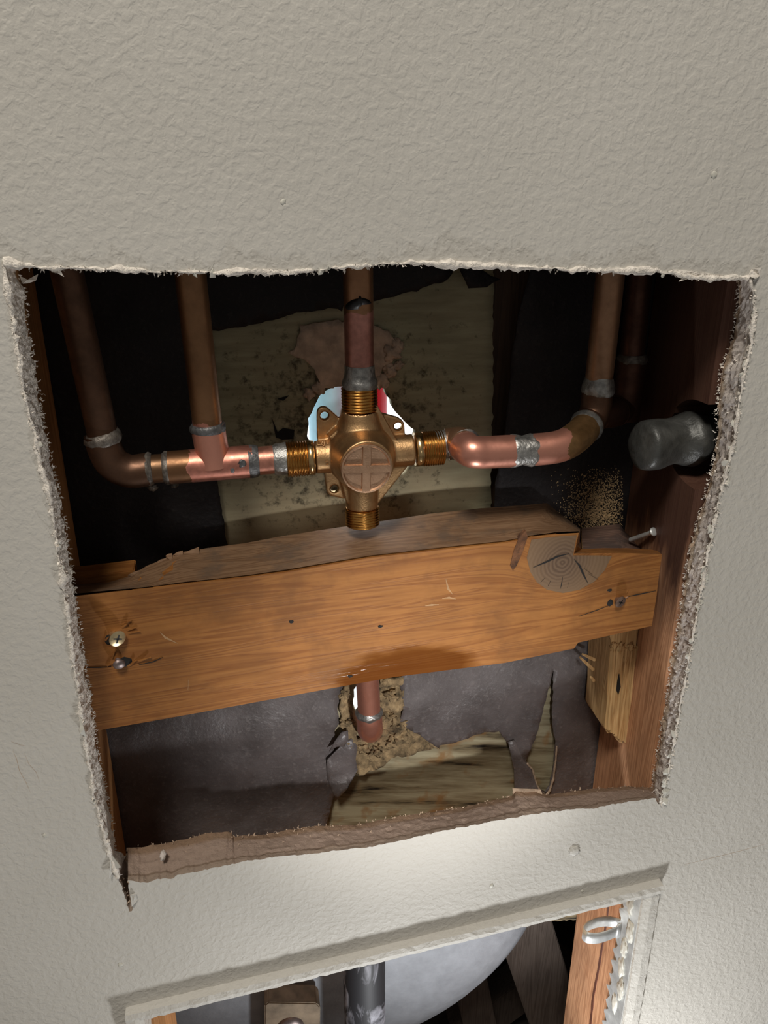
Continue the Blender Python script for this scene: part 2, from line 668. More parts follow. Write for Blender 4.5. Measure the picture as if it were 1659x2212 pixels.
M['abs'] = m_abs()


def m_brass(name, c1, c2, rough, bump):
    t = NT(name)
    p = t.pos()
    f = t.noise(p, 150, 5, 0.6)
    col = t.ramp(f, [(0.3, c1), (0.7, c2)])
    nm = t.bump(t.noise(p, 900, 4, 0.6), bump, 0.0006)
    return t.done(col, rough, 1.0, nm)


M['brass'] = m_brass('cast_brass', (0.47, 0.275, 0.130), (0.66, 0.42, 0.21), 0.44, 0.3)
M['thread'] = m_brass('thread_brass', (0.40, 0.17, 0.035), (0.66, 0.34, 0.09), 0.27, 0.1)
M['machined'] = m_brass('machined_brass', (0.60, 0.40, 0.18), (0.74, 0.52, 0.26), 0.25, 0.05)
M['cap'] = m_brass('cap_brass', (0.47, 0.285, 0.175), (0.60, 0.385, 0.25), 0.5, 0.5)

# ------------------------------------------------------------------ the cut wall
T = 0.027           # thickness of the plastered wall board
STUD0, STUD1 = 0.0275, 0.109
TAR, BRD = 0.111, 0.115
XL, XR = -0.1140, 0.2705   # stud faces

top_f = [(8, 566), (30, 572), (70, 578), (120, 580), (180, 581), (300, 586), (400, 588), (500, 590), (620, 588), (700, 582), (800, 573), (900, 569), (1000, 573),
         (1100, 578), (1200, 582), (1300, 587), (1380, 584), (1440, 590), (1490, 601), (1560, 603), (1622, 600)]
right_f = [(1622, 600), (1630, 680), (1618, 760), (1604, 820), (1592, 890), (1582, 960), (1570, 1010), (1550, 1090), (1532, 1180), (1517, 1260), (1502, 1340), (1487, 1430),
           (1470, 1520), (1456, 1600), (1440, 1680), (1424, 1738)]
right_b = [(1596, 608), (1592, 660), (1580, 740), (1556, 800), (1550, 870), (1548, 950), (1538, 1015), (1520, 1080), (1500, 1150), (1482, 1220), (1474, 1290), (1462, 1370), (1447, 1450),
           (1438, 1520), (1424, 1600), (1414, 1660), (1409, 1702)]
bot_f = [(1424, 1738), (1415, 1724), (1324, 1737), (1283, 1746), (1238, 1747), (1137, 1761), (1056, 1776), (954, 1795), (873, 1814), (813, 1827), (701, 1841), (600, 1851),
         (529, 1861), (491, 1869), (466, 1873), (418, 1885), (387, 1889), (375, 1897), (342, 1899), (319, 1907), (276, 1902)]
slit_f = [(276, 1902), (281, 1925), (288, 1966), (279, 1970), (268, 1930), (256, 1893)]

bot_b = [(1409, 1702), (1359, 1698), (1283, 1703), (1182, 1716), (1157, 1708), (1111, 1708), (1106, 1719), (985, 1746), (863, 1763), (767, 1781), (676, 1784), (600, 1797), (580, 1801),
         (519, 1804), (505, 1807), (501, 1799), (491, 1796), (448, 1799), (418, 1808), (377, 1816), (309, 1829), (277, 1831)]
slit_b = [(277, 1831), (276, 1842), (274, 1850), (272, 1850)]
left_f = [(256, 1893), (240, 1850), (225, 1800), (205, 1720), (185, 1600), (170, 1500), (160, 1420), (148, 1330), (135, 1250), (125, 1180), (114, 1110), (100, 1040), (85, 990), (72, 920),
          (56, 860), (44, 790), (34, 720), (20, 630), (8, 566)]
left_b = [(272, 1850), (248, 1835), (234, 1740), (208, 1600), (192, 1490), (176, 1390), (162, 1290), (152, 1215), (136, 1110), (126, 1060), (110, 1000), (96, 920), (76, 800), (62, 720), (50, 620), (34, 592)]


def side(fr, bk, n):
    a = resample(ats(fr, 0), n)
    b = resample(ats(bk, T), n)
    return a[:-1], b[:-1]


tf = resample(ats(top_f, 0), 170)
tb = [p + Vector((0, T, 0.002 + 0.002 * noise.noise(p * 150))) for p in tf]
tb = [p.lerp(at(34, 592, T), max(0, 1 - i / 6)) if i < 6 else p for i, p in enumerate(tb)]
tb = [p.lerp(at(1596, 608, T), max(0, 1 - (169 - i) / 8)) if i > 161 else p for i, p in enumerate(tb)]
FRT, BCK = tf[:-1], tb[:-1]
SIDE = ['t'] * len(FRT)
for tg, fr, bk, n in (('r', right_f, right_b, 190), ('b', bot_f, bot_b, 230), ('s', slit_f, slit_b, 30), ('l', left_f, left_b, 210)):
    a, b = side(fr, bk, n)
    FRT += a
    BCK += b
    SIDE += [tg] * len(a)
NH = len(FRT)
CEN = at(830, 1230, 0)
outw = []
for i in range(NH):
    d = FRT[(i + 3) % NH] - FRT[i - 3]
    d = Vector((d.z, 0, -d.x)).normalized()
    mid = (FRT[i] - CEN)
    if d.dot(mid) < 0:
        d = -d
    outw.append(d)
# ragged paint line
for i in range(NH):
    p = FRT[i]
    k = 0.0009 * noise.noise(Vector((i * 0.55, 3.3, 0))) + 0.0006 * noise.noise(Vector((i * 1.7, 8.3, 0)))
    FRT[i] = p + outw[i] * k
hole1 = [(p.x, p.z) for p in FRT]
# lower opening
aTL, aTR = at(300, 2175, 0), at(1392, 1912, 0)
hole2 = [(aTL.x, aTL.z), (aTR.x, aTR.z), (aTR.x + 0.004, -0.93), (aTL.x + 0.004, -0.93)]
WX0, WX1, WZ0, WZ1 = -1.3, 1.5, -1.10, 1.35
V2, Fc = fill2d([(WX0, WZ0), (WX1, WZ0), (WX1, WZ1), (WX0, WZ1)], [hole1, hole2])
V = [Vector((p.x, 0, p.y)) for p in V2]
Fc = [f if (V2[f[1]] - V2[f[0]]).cross(V2[f[2]] - V2[f[0]]) > 0 else tuple(reversed(f)) for f in Fc]
mi = [0] * len(Fc)
# torn edge of the upper hole
NR = 10
base = len(V)
for j in range(NR + 1):
    s = j / NR
    for i in range(NH):
        p = FRT[i].lerp(BCK[i], s)
        p.y = T * s
        if 0 < j:
            amp = {'t': 0.0008, 'r': 0.0018, 'b': 0.0007, 's': 0.0003, 'l': 0.0013}[SIDE[i]] * (1.0 if j < NR else 1.5)
            q = Vector((p.x * 170, p.y * 260, p.z * 170))
            p = p + outw[i] * amp * (noise.noise(q) + 0.6 * noise.noise(q * 2.7) + 0.25)
        V.append(p)
for j in range(NR):
    for i in range(NH):
        a = base + j * NH + i
        b = base + j * NH + (i + 1) % NH
        Fc.append((a, b, b + NH, a + NH))
        mi.append(3 if SIDE[i] in 'bs' else (4 if SIDE[i] == 'l' else (2 if j == NR - 1 else 1)))
# edge of the lower opening and the back skin
b2 = len(V)
for p in hole2:
    V.append(Vector((p[0], 0, p[1])))
for p in hole2:
    V.append(Vector((p[0], T, p[1])))
for i in range(4):
    Fc.append((b2 + i, b2 + (i + 1) % 4, b2 + 4 + (i + 1) % 4, b2 + 4 + i))
    mi.append(1)
hb = [(p.x + outw[i].x * 0.001, p.z + outw[i].z * 0.001) for i, p in enumerate(BCK)][::3]
Vb, Fb = fill2d([(WX0, WZ0), (WX1, WZ0), (WX1, WZ1), (WX0, WZ1)], [hb, hole2])
b3 = len(V)
V += [Vector((p.x, T, p.y)) for p in Vb]
for f in Fb:
    Fc.append(tuple(b3 + k for k in f))
    mi.append(2)
wall = obj('wall_front', mesh('wall_front', V, Fc, False, [M['paint'], M['core'], M['backpaper'], M['dirtycore'], M['fluff']], mi))
struct(wall, 'textured grey painted plaster wall with a rough rectangular hole cut in it')

# fuzz of torn paper along the cut
fv, ff, fm = [], [], []


def fibre(p, d, length, wid, curl, brown=0):
    side_ = d.cross(Vector((0, 1, 0)))
    if side_.length < 0.1:
        side_ = Vector((1, 0, 0))
    side_.normalize()
    side_ = (side_ + Vector((random.uniform(-.6, .6), random.uniform(-.6, .6), random.uniform(-.6, .6)))).normalized()
    n0 = len(fv)
    k = 3
    for i in range(k + 1):
        t = i / k
        c = p + d * length * t + Vector((0, curl * t * t, 0)) + side_ * length * 0.25 * sin(t * 3) * random.uniform(-1, 1)
        ww = wid * (1 - 0.85 * t)
        fv.append(c - side_ * ww)
        fv.append(c + side_ * ww)
    for i in range(k):
        a = n0 + 2 * i
        ff.append((a, a + 1, a + 3, a + 2))
        fm.append(brown)


for i in range(NH):
    cnt = {'t': 5, 'r': 6, 'b': 2, 's': 1, 'l': 5}[SIDE[i]]
    for _ in range(cnt):
        s = random.choice([0.03, 0.06, random.random(), 0.95, 1.0])
        j = (i + random.random())
        i0 = int(j) % NH
        p = FRT[i0].lerp(BCK[i0], s) + Vector((random.uniform(-1, 1), 0, random.uniform(-1, 1))) * 0.0008
        p.y = T * s
        inn = -outw[i0]
        if SIDE[i0] == 'b' and s < 0.5:
            continue
        if s < 0.1 and random.random() < 0.55:
            d = (outw[i0] * random.uniform(0.0, 1) + Vector((random.uniform(-.5, .5), -random.uniform(0.2, 0.9), random.uniform(-.5, .5)))).normalized()
            p.y = -0.0002
        else:
            d = (inn * random.uniform(0.4, 1) + Vector((random.uniform(-.7, .7), random.uniform(-.4, .4), random.uniform(-.7, .7)))).normalized()
        fibre(p, d, random.uniform(0.0006, 0.0022) * (1.8 if random.random() < 0.06 else 1), random.uniform(0.0002, 0.0008), random.uniform(-0.001, 0.0005), 1 if SIDE[i0] in 'bs' else 0)
fz = obj('paper_fringe', mesh('paper_fringe', fv, ff, False, [M['fluff'], M['backpaper']], fm), None, wall)
fz['kind'] = 'stuff'
fz['label'] = 'fuzzy cream paper fibres along the cut'

# rolled, lumpy lip of torn face paper along the top and left of the cut
def lip(name, ids, r0, amp, off, seed):
    path = [FRT[i] + outw[i] * off + Vector((0, -0.0004, 0)) for i in ids]
    rad = [r0 * max(0.15, 0.75 + 1.1 * noise.noise(Vector((k * 0.17, seed, 0))) + 0.5 * noise.noise(Vector((k * 0.61, seed, 4)))) for k in range(len(path))]
    return obj(name, tube(name, path, rad, 8, rough=amp, nscale=420, seed=seed), M['fluff'], wall)


ti = [i for i in range(NH) if SIDE[i] == 't']
li = [i for i in range(NH) if SIDE[i] == 'l']
ri = [i for i in range(NH) if SIDE[i] == 'r']
lip('torn_paper_lip', ti, 0.0015, 0.0012, 0.0003, 1.5)
lip('torn_paper_lip', li, 0.0013, 0.0010, 0.0002, 5.5)
lip('torn_paper_lip', ri, 0.0010, 0.0010, 0.0, 8.5)

# curled paint chips and torn paper tabs, one by one
chip_meshes = []
for k in range(7):
    n = random.randint(5, 7)
    out = []
    for a in range(n):
        r = random.uniform(0.55, 1.15)
        out.append(Vector((cos(2 * pi * a / n) * r, 0, sin(2 * pi * a / n) * r * 0.8)))
    bm = bmesh.new()
    c0 = bm.verts.new((0, -0.25, 0))
    c1 = bm.verts.new((0, -0.05, 0))
    va = [bm.verts.new(p + Vector((0, 0.25 * p.x * p.x, 0))) for p in out]
    vb = [bm.verts.new(p + Vector((0, 0.25 * p.x * p.x + 0.22, 0))) for p in out]
    for a in range(n):
        b = (a + 1) % n
        bm.faces.new((c0, va[b], va[a]))
        bm.faces.new((c1, vb[a], vb[b]))
        bm.faces.new((va[a], va[b], vb[b], vb[a]))
    chip_meshes.append(bm_mesh('paint_flake', bm, False, M['chip']))
idx = {s: [i for i in range(NH) if SIDE[i] == s] for s in 'trbl'}
spots = [(random.choice(idx['r']), 1.0) for _ in range(44)] + [(random.choice(idx['t']), 0.75) for _ in range(30)] + [(random.choice(idx['l']), 0.62) for _ in range(26)]
for i, kz in spots:
    o = bpy.data.objects.new('paint_flake', random.choice(chip_meshes))
    COL.objects.link(o)
    o.parent = wall
    s = random.uniform(0.0013, 0.0034) * kz
    o.location = FRT[i] + outw[i] * random.uniform(-0.6, 0.7) * s + Vector((0, -s * 0.15, 0))
    o.rotation_euler = (random.uniform(-.5, .5), random.uniform(0, 6.28), random.uniform(-.6, .6))
    o.scale = (s, s * 0.8, s * random.uniform(0.8, 1.5))


def flat_chip(pts, Y, name, mat, curl=0.0, thick=0.0006, parent=wall):
    P = ats(pts, Y)
    for k, p in enumerate(P):
        p.y -= curl * (k % 2)
    return obj(name, loft(name, P, [p + Vector((0, thick, 0)) for p in P]), mat, parent)


flat_chip([(240, 1845), (262, 1868), (246, 1880), (236, 1894)], -0.0008, 'paint_flake', M['paint'], 0.002)
flat_chip([(281, 1934), (293, 1928), (298, 1944), (285, 1956)], -0.0006, 'paint_flake', M['paint'], 0.0012)
flat_chip([(172, 1545), (183, 1570), (186, 1592), (174, 1580)], -0.0012, 'paint_flake', M['chip'], 0.002)
# long torn tabs of paper at the corners of the cut
flat_chip([(42, 596), (60, 604), (82, 592), (78, 606), (60, 612), (50, 612)], 0.012, 'torn_tab', M['fluff'], 0.001)
flat_chip([(104, 574), (128, 578), (138, 598), (126, 590), (112, 588)], 0.001, 'torn_tab', M['fluff'], 0.001)
flat_chip([(1452, 582), (1500, 586), (1540, 592), (1604, 599), (1600, 604), (1520, 604), (1488, 602), (1466, 608), (1476, 600), (1464, 592)], -0.0004, 'torn_tab', M['fluff'], 0.0005)
flat_chip([(1624, 582), (1640, 578), (1641, 596), (1628, 602), (1617, 596)], -0.001, 'torn_tab', M['fluff'], 0.002)
flat_chip([(1107, 1704), (1140, 1703), (1168, 1706), (1172, 1718), (1135, 1722), (1110, 1728)], T - 0.001, 'torn_tab', M['backpaper'], 0.001)
# nail pop, chips and scratches on the painted face
obj('nail_pop', lump('nail_pop', at(1240, 1837, 0), 0.0042, (1, 0.35, 1), 0.5, 3, 3, 4), M['paint'], wall)
for px, py, r, sd in [(260, 2084, 0.0016, 1), (612, 436, 0.0013, 2), (1543, 377, 0.0018, 3), (1062, 1914, 0.0016, 5), (97, 1805, 0.0014, 6), (1258, 1925, 0.0012, 8)]:
    obj('paint_blemish', lump('paint_blemish', at(px, py, 0), r, (1, 0.3, 1), 0.6, 3, 2, sd), M['chip'], wall)


def crack(pts, wid, name='hairline_crack', mat=None, parent=wall, Y=-0.00005):
    P = ats(pts, Y)
    Vv, Ff = [], []
    n = len(P)
    for i, p in enumerate(P):
        d = (P[min(n - 1, i + 1)] - P[max(0, i - 1)]).normalized()
        s = Vector((d.z, 0, -d.x))
        ww = wid * (0.15 if i in (0, n - 1) else 1)
        Vv += [p - s * ww, p + s * ww, p - s * ww + Vector((0, 0.0006, 0)), p + s * ww + Vector((0, 0.0006, 0))]
    for i in range(n - 1):
        a = 4 * i
        Ff += [(a, a + 1, a + 5, a + 4), (a + 2, a + 6, a + 7, a + 3), (a, a + 4, a + 6, a + 2), (a + 1, a + 3, a + 7, a + 5)]
    return obj(name, mesh(name, Vv, Ff), mat or M['backpaper'], parent)


crack([(28, 1622), (36, 1640), (42, 1665), (56, 1690), (66, 1712)], 0.00012)
crack([(52, 1625), (62, 1650), (78, 1668), (86, 1690)], 0.0001)
crack([(1478, 1868), (1540, 1853), (1600, 1838), (1658, 1822)], 0.00014)
crack([(24, 1602), (40, 1608), (56, 1612)], 0.0001)

# plaster joint on the lower cut: a raised seam and a chip
obj('plaster_lump', lump('plaster_lump', at(352, 1848, 0.012), 0.0032, (0.6, 1.2, 0.6), 0.4, 3, 3, 9), M['core'], wall)

# ------------------------------------------------------------------ studs
def stud(name, x0, x1, z0, z1, notch=None):
    """upright timber; an optional hole (depth, z, half height) is bored through it and broken open to the front"""
    if not notch:
        return box(name, (x0, STUD0, z0), (x1, STUD1, z1), 0.0015)
    nd, nz, nh = notch
    arc = []
    for k in range(21):
        a = -pi / 2 + pi * k / 20
        w = 1 + 0.10 * noise.noise(Vector((k * .8, 0, 0)))
        arc.append((STUD0 + nd * cos(a) ** 0.7 * w if 0 < k < 20 else STUD0, nz + nh * sin(a)))
    V2, Ff = fill2d([(STUD0, z0), (STUD1, z0), (STUD1, z1), (STUD0, z1)] + arc[::-1])
    bm = bmesh.new()
    A = [bm.verts.new((x0, p.x, p.y)) for p in V2]
    B = [bm.verts.new((x1, p.x, p.y)) for p in V2]
    for f in Ff:
        bm.faces.new([A[k] for k in f])
        bm.faces.new([B[k] for k in reversed(f)])
    for e in [e for e in bm.edges if len(e.link_faces) == 1]:
        a, b = e.verts
        if a in A and b in A:
            ia, ib = A.index(a), A.index(b)
            bm.faces.new((a, b, B[ib], B[ia]))
    return bm_mesh(name, bm)


sl = obj('wall_stud', stud('wall_stud', XL - 0.038, XL, -1.05, 1.2), M['orange'])
tag(sl, 'reddish upright timber at the left side of the wall cavity', 'stud')
sr = obj('wall_stud', stud('wall_stud', XR, XR + 0.040, -1.05, 1.2, (0.040, -0.152, 0.027)), M['stud'])
tag(sr, 'dark red-brown upright timber with a bored hole at the right side of the cavity', 'stud')

fb = obj('light_block', loft('light_block', [Vector((XL + 0.0005, y, z)) for y, z in ((0.0285, -0.520), (0.108, -0.527), (0.108, -0.565), (0.0285, -0.548))],
                                   [Vector((XR - 0.0005, y, z)) for y, z in ((0.0285, -0.488), (0.108, -0.508), (0.108, -0.545), (0.0285, -0.502))]), M['orange'])
struct(fb)  # unseen block added to stop work-lamp light rising into the cavity

# ------------------------------------------------------------------ back of the cavity
hole_u = xz([(690, 857), (700, 846), (712, 840), (740, 834), (790, 830), (815, 831), (828, 833), (836, 846), (838, 856), (846, 866), (848, 880), (853, 890), (864, 903), (895, 932), (902, 970),
             (880, 1022), (820, 1042), (740, 1030), (705, 1000), (676, 975), (664, 945), (668, 905), (680, 880)], BRD)
brd_o = xz([(300, 380), (1069, 380), (1066, 620), (1064, 900), (1060, 1110), (1058, 1330), (430, 1360)], BRD)
bd = obj('backer_board', sheet('backer_board', brd_o, [hole_u], BRD, 0.011, 0.009,
                               lambda x, z: 0.0006 * noise.noise(Vector((x * 60, z * 60, 0))), rag=0.0016), M['board'])
tag(bd, 'mould-specked olive backer board with a ragged hole behind the brass valve', 'board')
pl_o = xz([(640, 742), (650, 705), (690, 695), (740, 690), (800, 700), (838, 715), (864, 742), (852, 772), (838, 790), (822, 806), (818, 829), (740, 833), (706, 838), (690, 846), (682, 800), (662, 776), (624, 765)], BRD - 0.002)
obj('torn_patch', sheet('torn_patch', pl_o, [], BRD - 0.002, 0.0022, 0.0035,
                        lambda x, z: 0.0016 * noise.noise(Vector((x * 30, z * 190, 2))) + 0.0012 * noise.noise(Vector((x * 200, z * 200, 5))), rag=0.0028), M['plaster'], bd)
for k, (px, py, r) in enumerate([(848, 760, 0.0055), (858, 745, 0.004), (842, 800, 0.0045), (825, 822, 0.005), (860, 790, 0.003), (690, 838, 0.004), (668, 850, 0.0035)]):
    obj('plaster_crumb', lump('plaster_crumb', at(px, py, BRD - 0.001), r, (1, 0.5, 1), 0.7, 2.2, 3, k + 20), M['plaster'], bd)
for k, (pts) in enumerate([[(588, 905), (600, 935), (612, 925), (636, 930), (634, 948), (610, 950), (596, 945)], [(600, 862), (624, 855), (612, 866)]]):
    P = ats(pts, BRD - 0.0012)
    obj('gouge', loft('gouge', P, [p + Vector((0, 0.003, 0)) for p in P]), M['dark'], bd)

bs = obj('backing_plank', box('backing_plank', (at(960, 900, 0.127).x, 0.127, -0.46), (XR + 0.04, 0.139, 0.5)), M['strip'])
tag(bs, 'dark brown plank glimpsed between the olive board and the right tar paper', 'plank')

lb_o = xz([(560, 1395), (1330, 1360), (1330, 1560), (1320, 1985), (560, 2010)], BRD)
hole_l = xz([(764, 1490), (774, 1476), (806, 1466), (814, 1500), (814, 1550), (820, 1580), (806, 1596), (782, 1588), (772, 1550), (761, 1520)], BRD)
lb = obj('backer_board', sheet('backer_board', lb_o, [hole_l], BRD, 0.011, 0.009, lambda x, z: 0.001 * noise.noise(Vector((x * 50, z * 50, 3))), rag=0.0016), M['lowboard'])
tag(lb, 'cream board streaked with black mould below the horizontal timber', 'board')
cr_o = xz([(742, 1476), (756, 1470), (752, 1505), (762, 1545), (772, 1590), (800, 1604), (824, 1590), (818, 1540), (818, 1462), (870, 1458), (872, 1560), (905, 1578), (946, 1612), (900, 1622), (850, 1634), (800, 1660), (766, 1668), (752, 1640), (740, 1580), (734, 1520)], BRD - 0.003)
obj('crumbled_edge', sheet('crumbled_edge', cr_o, [], BRD - 0.003, 0.004, 0.0022,
                           lambda x, z: -0.0025 + 0.0075 * noise.noise(Vector((x * 85, z * 95, 3))) + 0.004 * noise.noise(Vector((x * 260, z * 300, 8))) + 0.0015 * noise.noise(Vector((x * 600, z * 600, 1))), rag=0.002), M['crumb'], lb)
for ck, (px, py, r) in enumerate([(846, 1500, .0045), (838, 1548, .004), (858, 1566, .005), (866, 1588, .0045), (842, 1604, .005), (812, 1622, .0045), (782, 1618, .004), (744, 1500, .003), (748, 1560, .0035)]):
    obj('crumb', lump('crumb', at(px, py, BRD - 0.006), r, (1, 0.8, 0.7), 1.3, 1.6, 4, ck), M['crumb'], lb)


def tar_disp(x, z):
    e = min(1.0, max(0.0, (x - XL - 0.004) / 0.03)) * min(1.0, max(0.0, (XR - x - 0.004) / 0.03))
    return -e * (0.0022 + 0.0035 * noise.noise(Vector((x * 17, z * 17, 4.4))) + 0.0016 * noise.noise(Vector((x * 55, z * 40, 1.2))))


left_o = xz([(-60, 380), (985, 380), (982, 560), (976, 590), (958, 610), (935, 612), (900, 628), (850, 641), (780, 655), (742, 658), (736, 672), (728, 664), (640, 674), (600, 690), (540, 702), (448, 717), (456, 780), (462, 900),
             (470, 1040), (482, 1120), (495, 1200), (520, 1370), (20, 1430)], TAR)
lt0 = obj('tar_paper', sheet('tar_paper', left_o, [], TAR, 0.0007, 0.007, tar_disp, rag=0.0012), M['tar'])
tag(lt0, 'black tar paper lining the upper left of the cavity behind the looped pipe', 'tar paper')
left_lo = xz([(20, 1452), (540, 1392), (640, 1470), (742, 1474), (735, 1500), (728, 1530), (732, 1558), (722, 1580), (726, 1606), (708, 1640), (716, 1676), (728, 1700), (714, 1740), (700, 1800), (692, 1860), (690, 1890), (230, 1925), (120, 1500)], TAR)
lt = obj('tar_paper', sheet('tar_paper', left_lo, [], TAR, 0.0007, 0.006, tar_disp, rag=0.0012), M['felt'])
tag(lt, 'grey-purple tar paper below the left half of the timber', 'tar paper')
right_o = xz([(1160, 380), (1150, 540), (1138, 600), (1118, 680), (1105, 780), (1095, 880), (1085, 960), (1068, 1050), (1060, 1130), (1050, 1290), (1400, 1270), (1440, 1000), (1480, 380)], TAR)
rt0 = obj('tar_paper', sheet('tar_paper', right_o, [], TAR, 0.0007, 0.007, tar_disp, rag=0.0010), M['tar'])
tag(rt0, 'black tar paper crusted with sawdust behind the bent pipe at the right', 'tar paper')
right_lo = xz([(1040, 1315), (900, 1420), (860, 1466), (868, 1500), (869, 1530), (861, 1556), (880, 1572), (905, 1582), (930, 1600), (945, 1611), (950, 1604), (1000, 1592),
               (1045, 1577), (1075, 1577), (1098, 1604), (1108, 1640), (1112, 1700), (1116, 1800), (1112, 1940), (1330, 1920), (1400, 1290)], TAR)
tear = xz([(1191, 1440), (1181, 1490), (1168, 1540), (1152, 1590), (1134, 1640), (1146, 1656), (1152, 1678), (1162, 1700), (1172, 1708), (1184, 1692), (1192, 1660), (1196, 1600), (1189, 1550), (1192, 1490)], TAR)
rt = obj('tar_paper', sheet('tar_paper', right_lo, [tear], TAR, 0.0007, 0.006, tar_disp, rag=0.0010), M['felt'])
tag(rt, 'grey-purple tar paper with a long tear below the right half of the timber', 'tar paper')
# curled rim of the tear, folded flaps
rim = [Vector((p[0], TAR - 0.003 + tar_disp(p[0], p[1]), p[1])) for p in tear]
obj('torn_rim', tube('torn_rim', catmull(rim[4:12], 6), 0.0009, 8, rough=0.0009, nscale=500), M['backpaper'], rt)
flap_o = xz([(984, 540), (992, 585), (1002, 606), (1010, 622), (1052, 621), (1068, 612), (1086, 605), (1062, 596), (1044, 584), (1034, 560), (1030, 540)], TAR - 0.006)
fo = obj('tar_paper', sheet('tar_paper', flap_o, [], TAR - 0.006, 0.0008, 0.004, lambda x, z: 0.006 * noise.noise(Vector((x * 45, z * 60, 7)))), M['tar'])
tag(fo, 'small curled scrap of tar paper hanging at the top above the olive board', 'tar paper')


def flap(pts, Y, amp, parent, name='folded_flap', sd=0.0):
    o = xz(pts, Y)
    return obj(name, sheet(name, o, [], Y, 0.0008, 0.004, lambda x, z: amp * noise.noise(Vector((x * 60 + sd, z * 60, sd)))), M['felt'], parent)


flap([(711, 1620), (722, 1600), (738, 1582), (752, 1579), (752, 1594), (744, 1608), (726, 1612)], TAR - 0.008, 0.006, lt, sd=1.3)
flap([(706, 1640), (740, 1612), (760, 1598), (772, 1612), (768, 1640), (772, 1660), (750, 1700), (726, 1728), (708, 1690)], TAR - 0.006, 0.007, lt, sd=4.1)
flap([(1098, 1604), (1112, 1600), (1130, 1640), (1146, 1660), (1160, 1700), (1180, 1712), (1150, 1725), (1112, 1735), (1110, 1660)], TAR - 0.0055, 0.003, rt, sd=2.2)
# sawdust and grit caught on the right sheet
gv, gf = [], []
for _ in range(3000):
    px = random.gauss(1290, 36)
    py = random.triangular(1000, 1150, 1115)
    if px > 1345 or px < 1180:
        continue
    c = at(px, py, TAR)
    c.y += tar_disp(c.x, c.z) - 0.0004
    r = random.uniform(0.0002, 0.00075)
    n0 = len(gv)
    gv += [c + Vector((r, 0, 0)), c + Vector((-r * .6, 0, r)), c + Vector((-r * .5, 0, -r)), c + Vector((0, -r, 0))]
    gf += [(n0, n0 + 1, n0 + 3), (n0 + 1, n0 + 2, n0 + 3), (n0 + 2, n0, n0 + 3), (n0, n0 + 2, n0 + 1)]
g = obj('sawdust', mesh('sawdust', gv, gf), m_plain('sawdust', (0.50, 0.36, 0.20), 0.9, var=0.4, scale=400), rt0)
g['kind'] = 'stuff'

# ------------------------------------------------------------------ bathroom beyond and under-floor
def slab(name, lo, hi, mat, label=None):
    o = obj(name, box(name, lo, hi), mat)
    return struct(o, label)


slab('wall_bath', (-0.75, 0.82, -1.1), (1.15, 0.85, 0.9), M['tile'], 'white shower wall seen through the hole behind the valve')
slab('wall_side', (-0.78, 0.143, -1.1), (-0.75, 0.85, 0.9), M['tile'])
slab('wall_end', (1.15, 0.143, -1.1), (1.18, 0.85, 0.9), M['tile'])
slab('ceiling', (-0.78, 0.03, 0.9), (1.18, 0.85, 0.93), M['tile'])
slab('floor', (-1.3, -1.6, -1.13), (1.5, 0.85, -1.10), M['floor'])
# cladding that carries on behind the rest of the wall
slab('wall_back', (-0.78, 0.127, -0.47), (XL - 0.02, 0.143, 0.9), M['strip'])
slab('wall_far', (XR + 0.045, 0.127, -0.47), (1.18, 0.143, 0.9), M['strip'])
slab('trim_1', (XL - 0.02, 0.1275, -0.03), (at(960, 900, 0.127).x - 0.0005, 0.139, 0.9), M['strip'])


def bottle(name, c, r, h, mat, label):
    t = thing(name, label, 'bottle', c)
    b = Vector(c)
    obj('body', lathe_axis('body', b, (0, 0, 1), [(0, r * .9), (0.004, r), (h * .72, r), (h * .80, r * .8), (h * .84, r * .35)], 32), mat, t)
    obj('cap', lathe_axis('cap', b + Vector((0, 0, h * .84)), (0, 0, 1), [(0, r * .42), (h * .14, r * .42), (h * .16, r * .36)], 24), M['white'], t)
    return t


c = at(822, 868, 0.36)
SHZ = c.z - 0.10
bottle('bottle', (c.x - 0.012, 0.36, SHZ), 0.018, 0.20, M['red'], 'red plastic bottle glimpsed at the right of the hole behind the valve')
c2 = at(712, 870, 0.38)
bottle('bottle', (c2.x + 0.004, 0.40, SHZ), 0.024, 0.19, M['blue'], 'pale blue bottle glimpsed at the left of the hole behind the valve')
sh = obj('bottle_shelf', box('bottle_shelf', (-0.02, 0.30, SHZ - 0.012), (0.26, 0.82, SHZ), 0.003), M['white'])
struct(sh)  # unseen shelf added to hold up the bottles

# ------------------------------------------------------------------ horizontal timber
BF, BB = 0.0285, 0.068
kn = at(1215, 1215, BF)
wt = at(880, 1452, BF)
M['beam'] = m_wood('beam_wood', (0.205, 0.072, 0.017), (0.335, 0.142, 0.038), 'x', knot=(kn.x, kn.z + 0.004, 0.024, 0.020), tilt=radians(4.2), wet=(wt.x, wt.z - 0.002, 0.023), rough=0.5,
                   blot=((0.15, 0.06, 0.018), 18, 0.55))
pairs = [  # front edge, rear edge of the upper side (photo pixels)
    ((140, 1290), (140, 1268)), ((235, 1280), (235, 1262)), ((285, 1275), (282, 1248)), ((330, 1270), (318, 1226)), ((400, 1262), (392, 1196)), ((470, 1254), (450, 1187)), ((545, 1246), (530, 1176)), ((620, 1236), (600, 1163)),
    ((700, 1222), (690, 1148)), ((800, 1205), (790, 1134)), ((950, 1188), (930, 1113)), ((1090, 1173), (1040, 1101)), ((1120, 1167), (1090, 1098)), ((1148, 1160), (1181, 1090)), ((1200, 1154), (1215, 1116)), ((1250, 1151), (1253, 1146)), ((1244, 1180), (1252, 1172)),
    ((1240, 1196), (1256, 1186)), ((1300, 1195), (1300, 1184)), ((1360, 1195), (1356, 1184)), ((1430, 1198), (1418, 1188))]
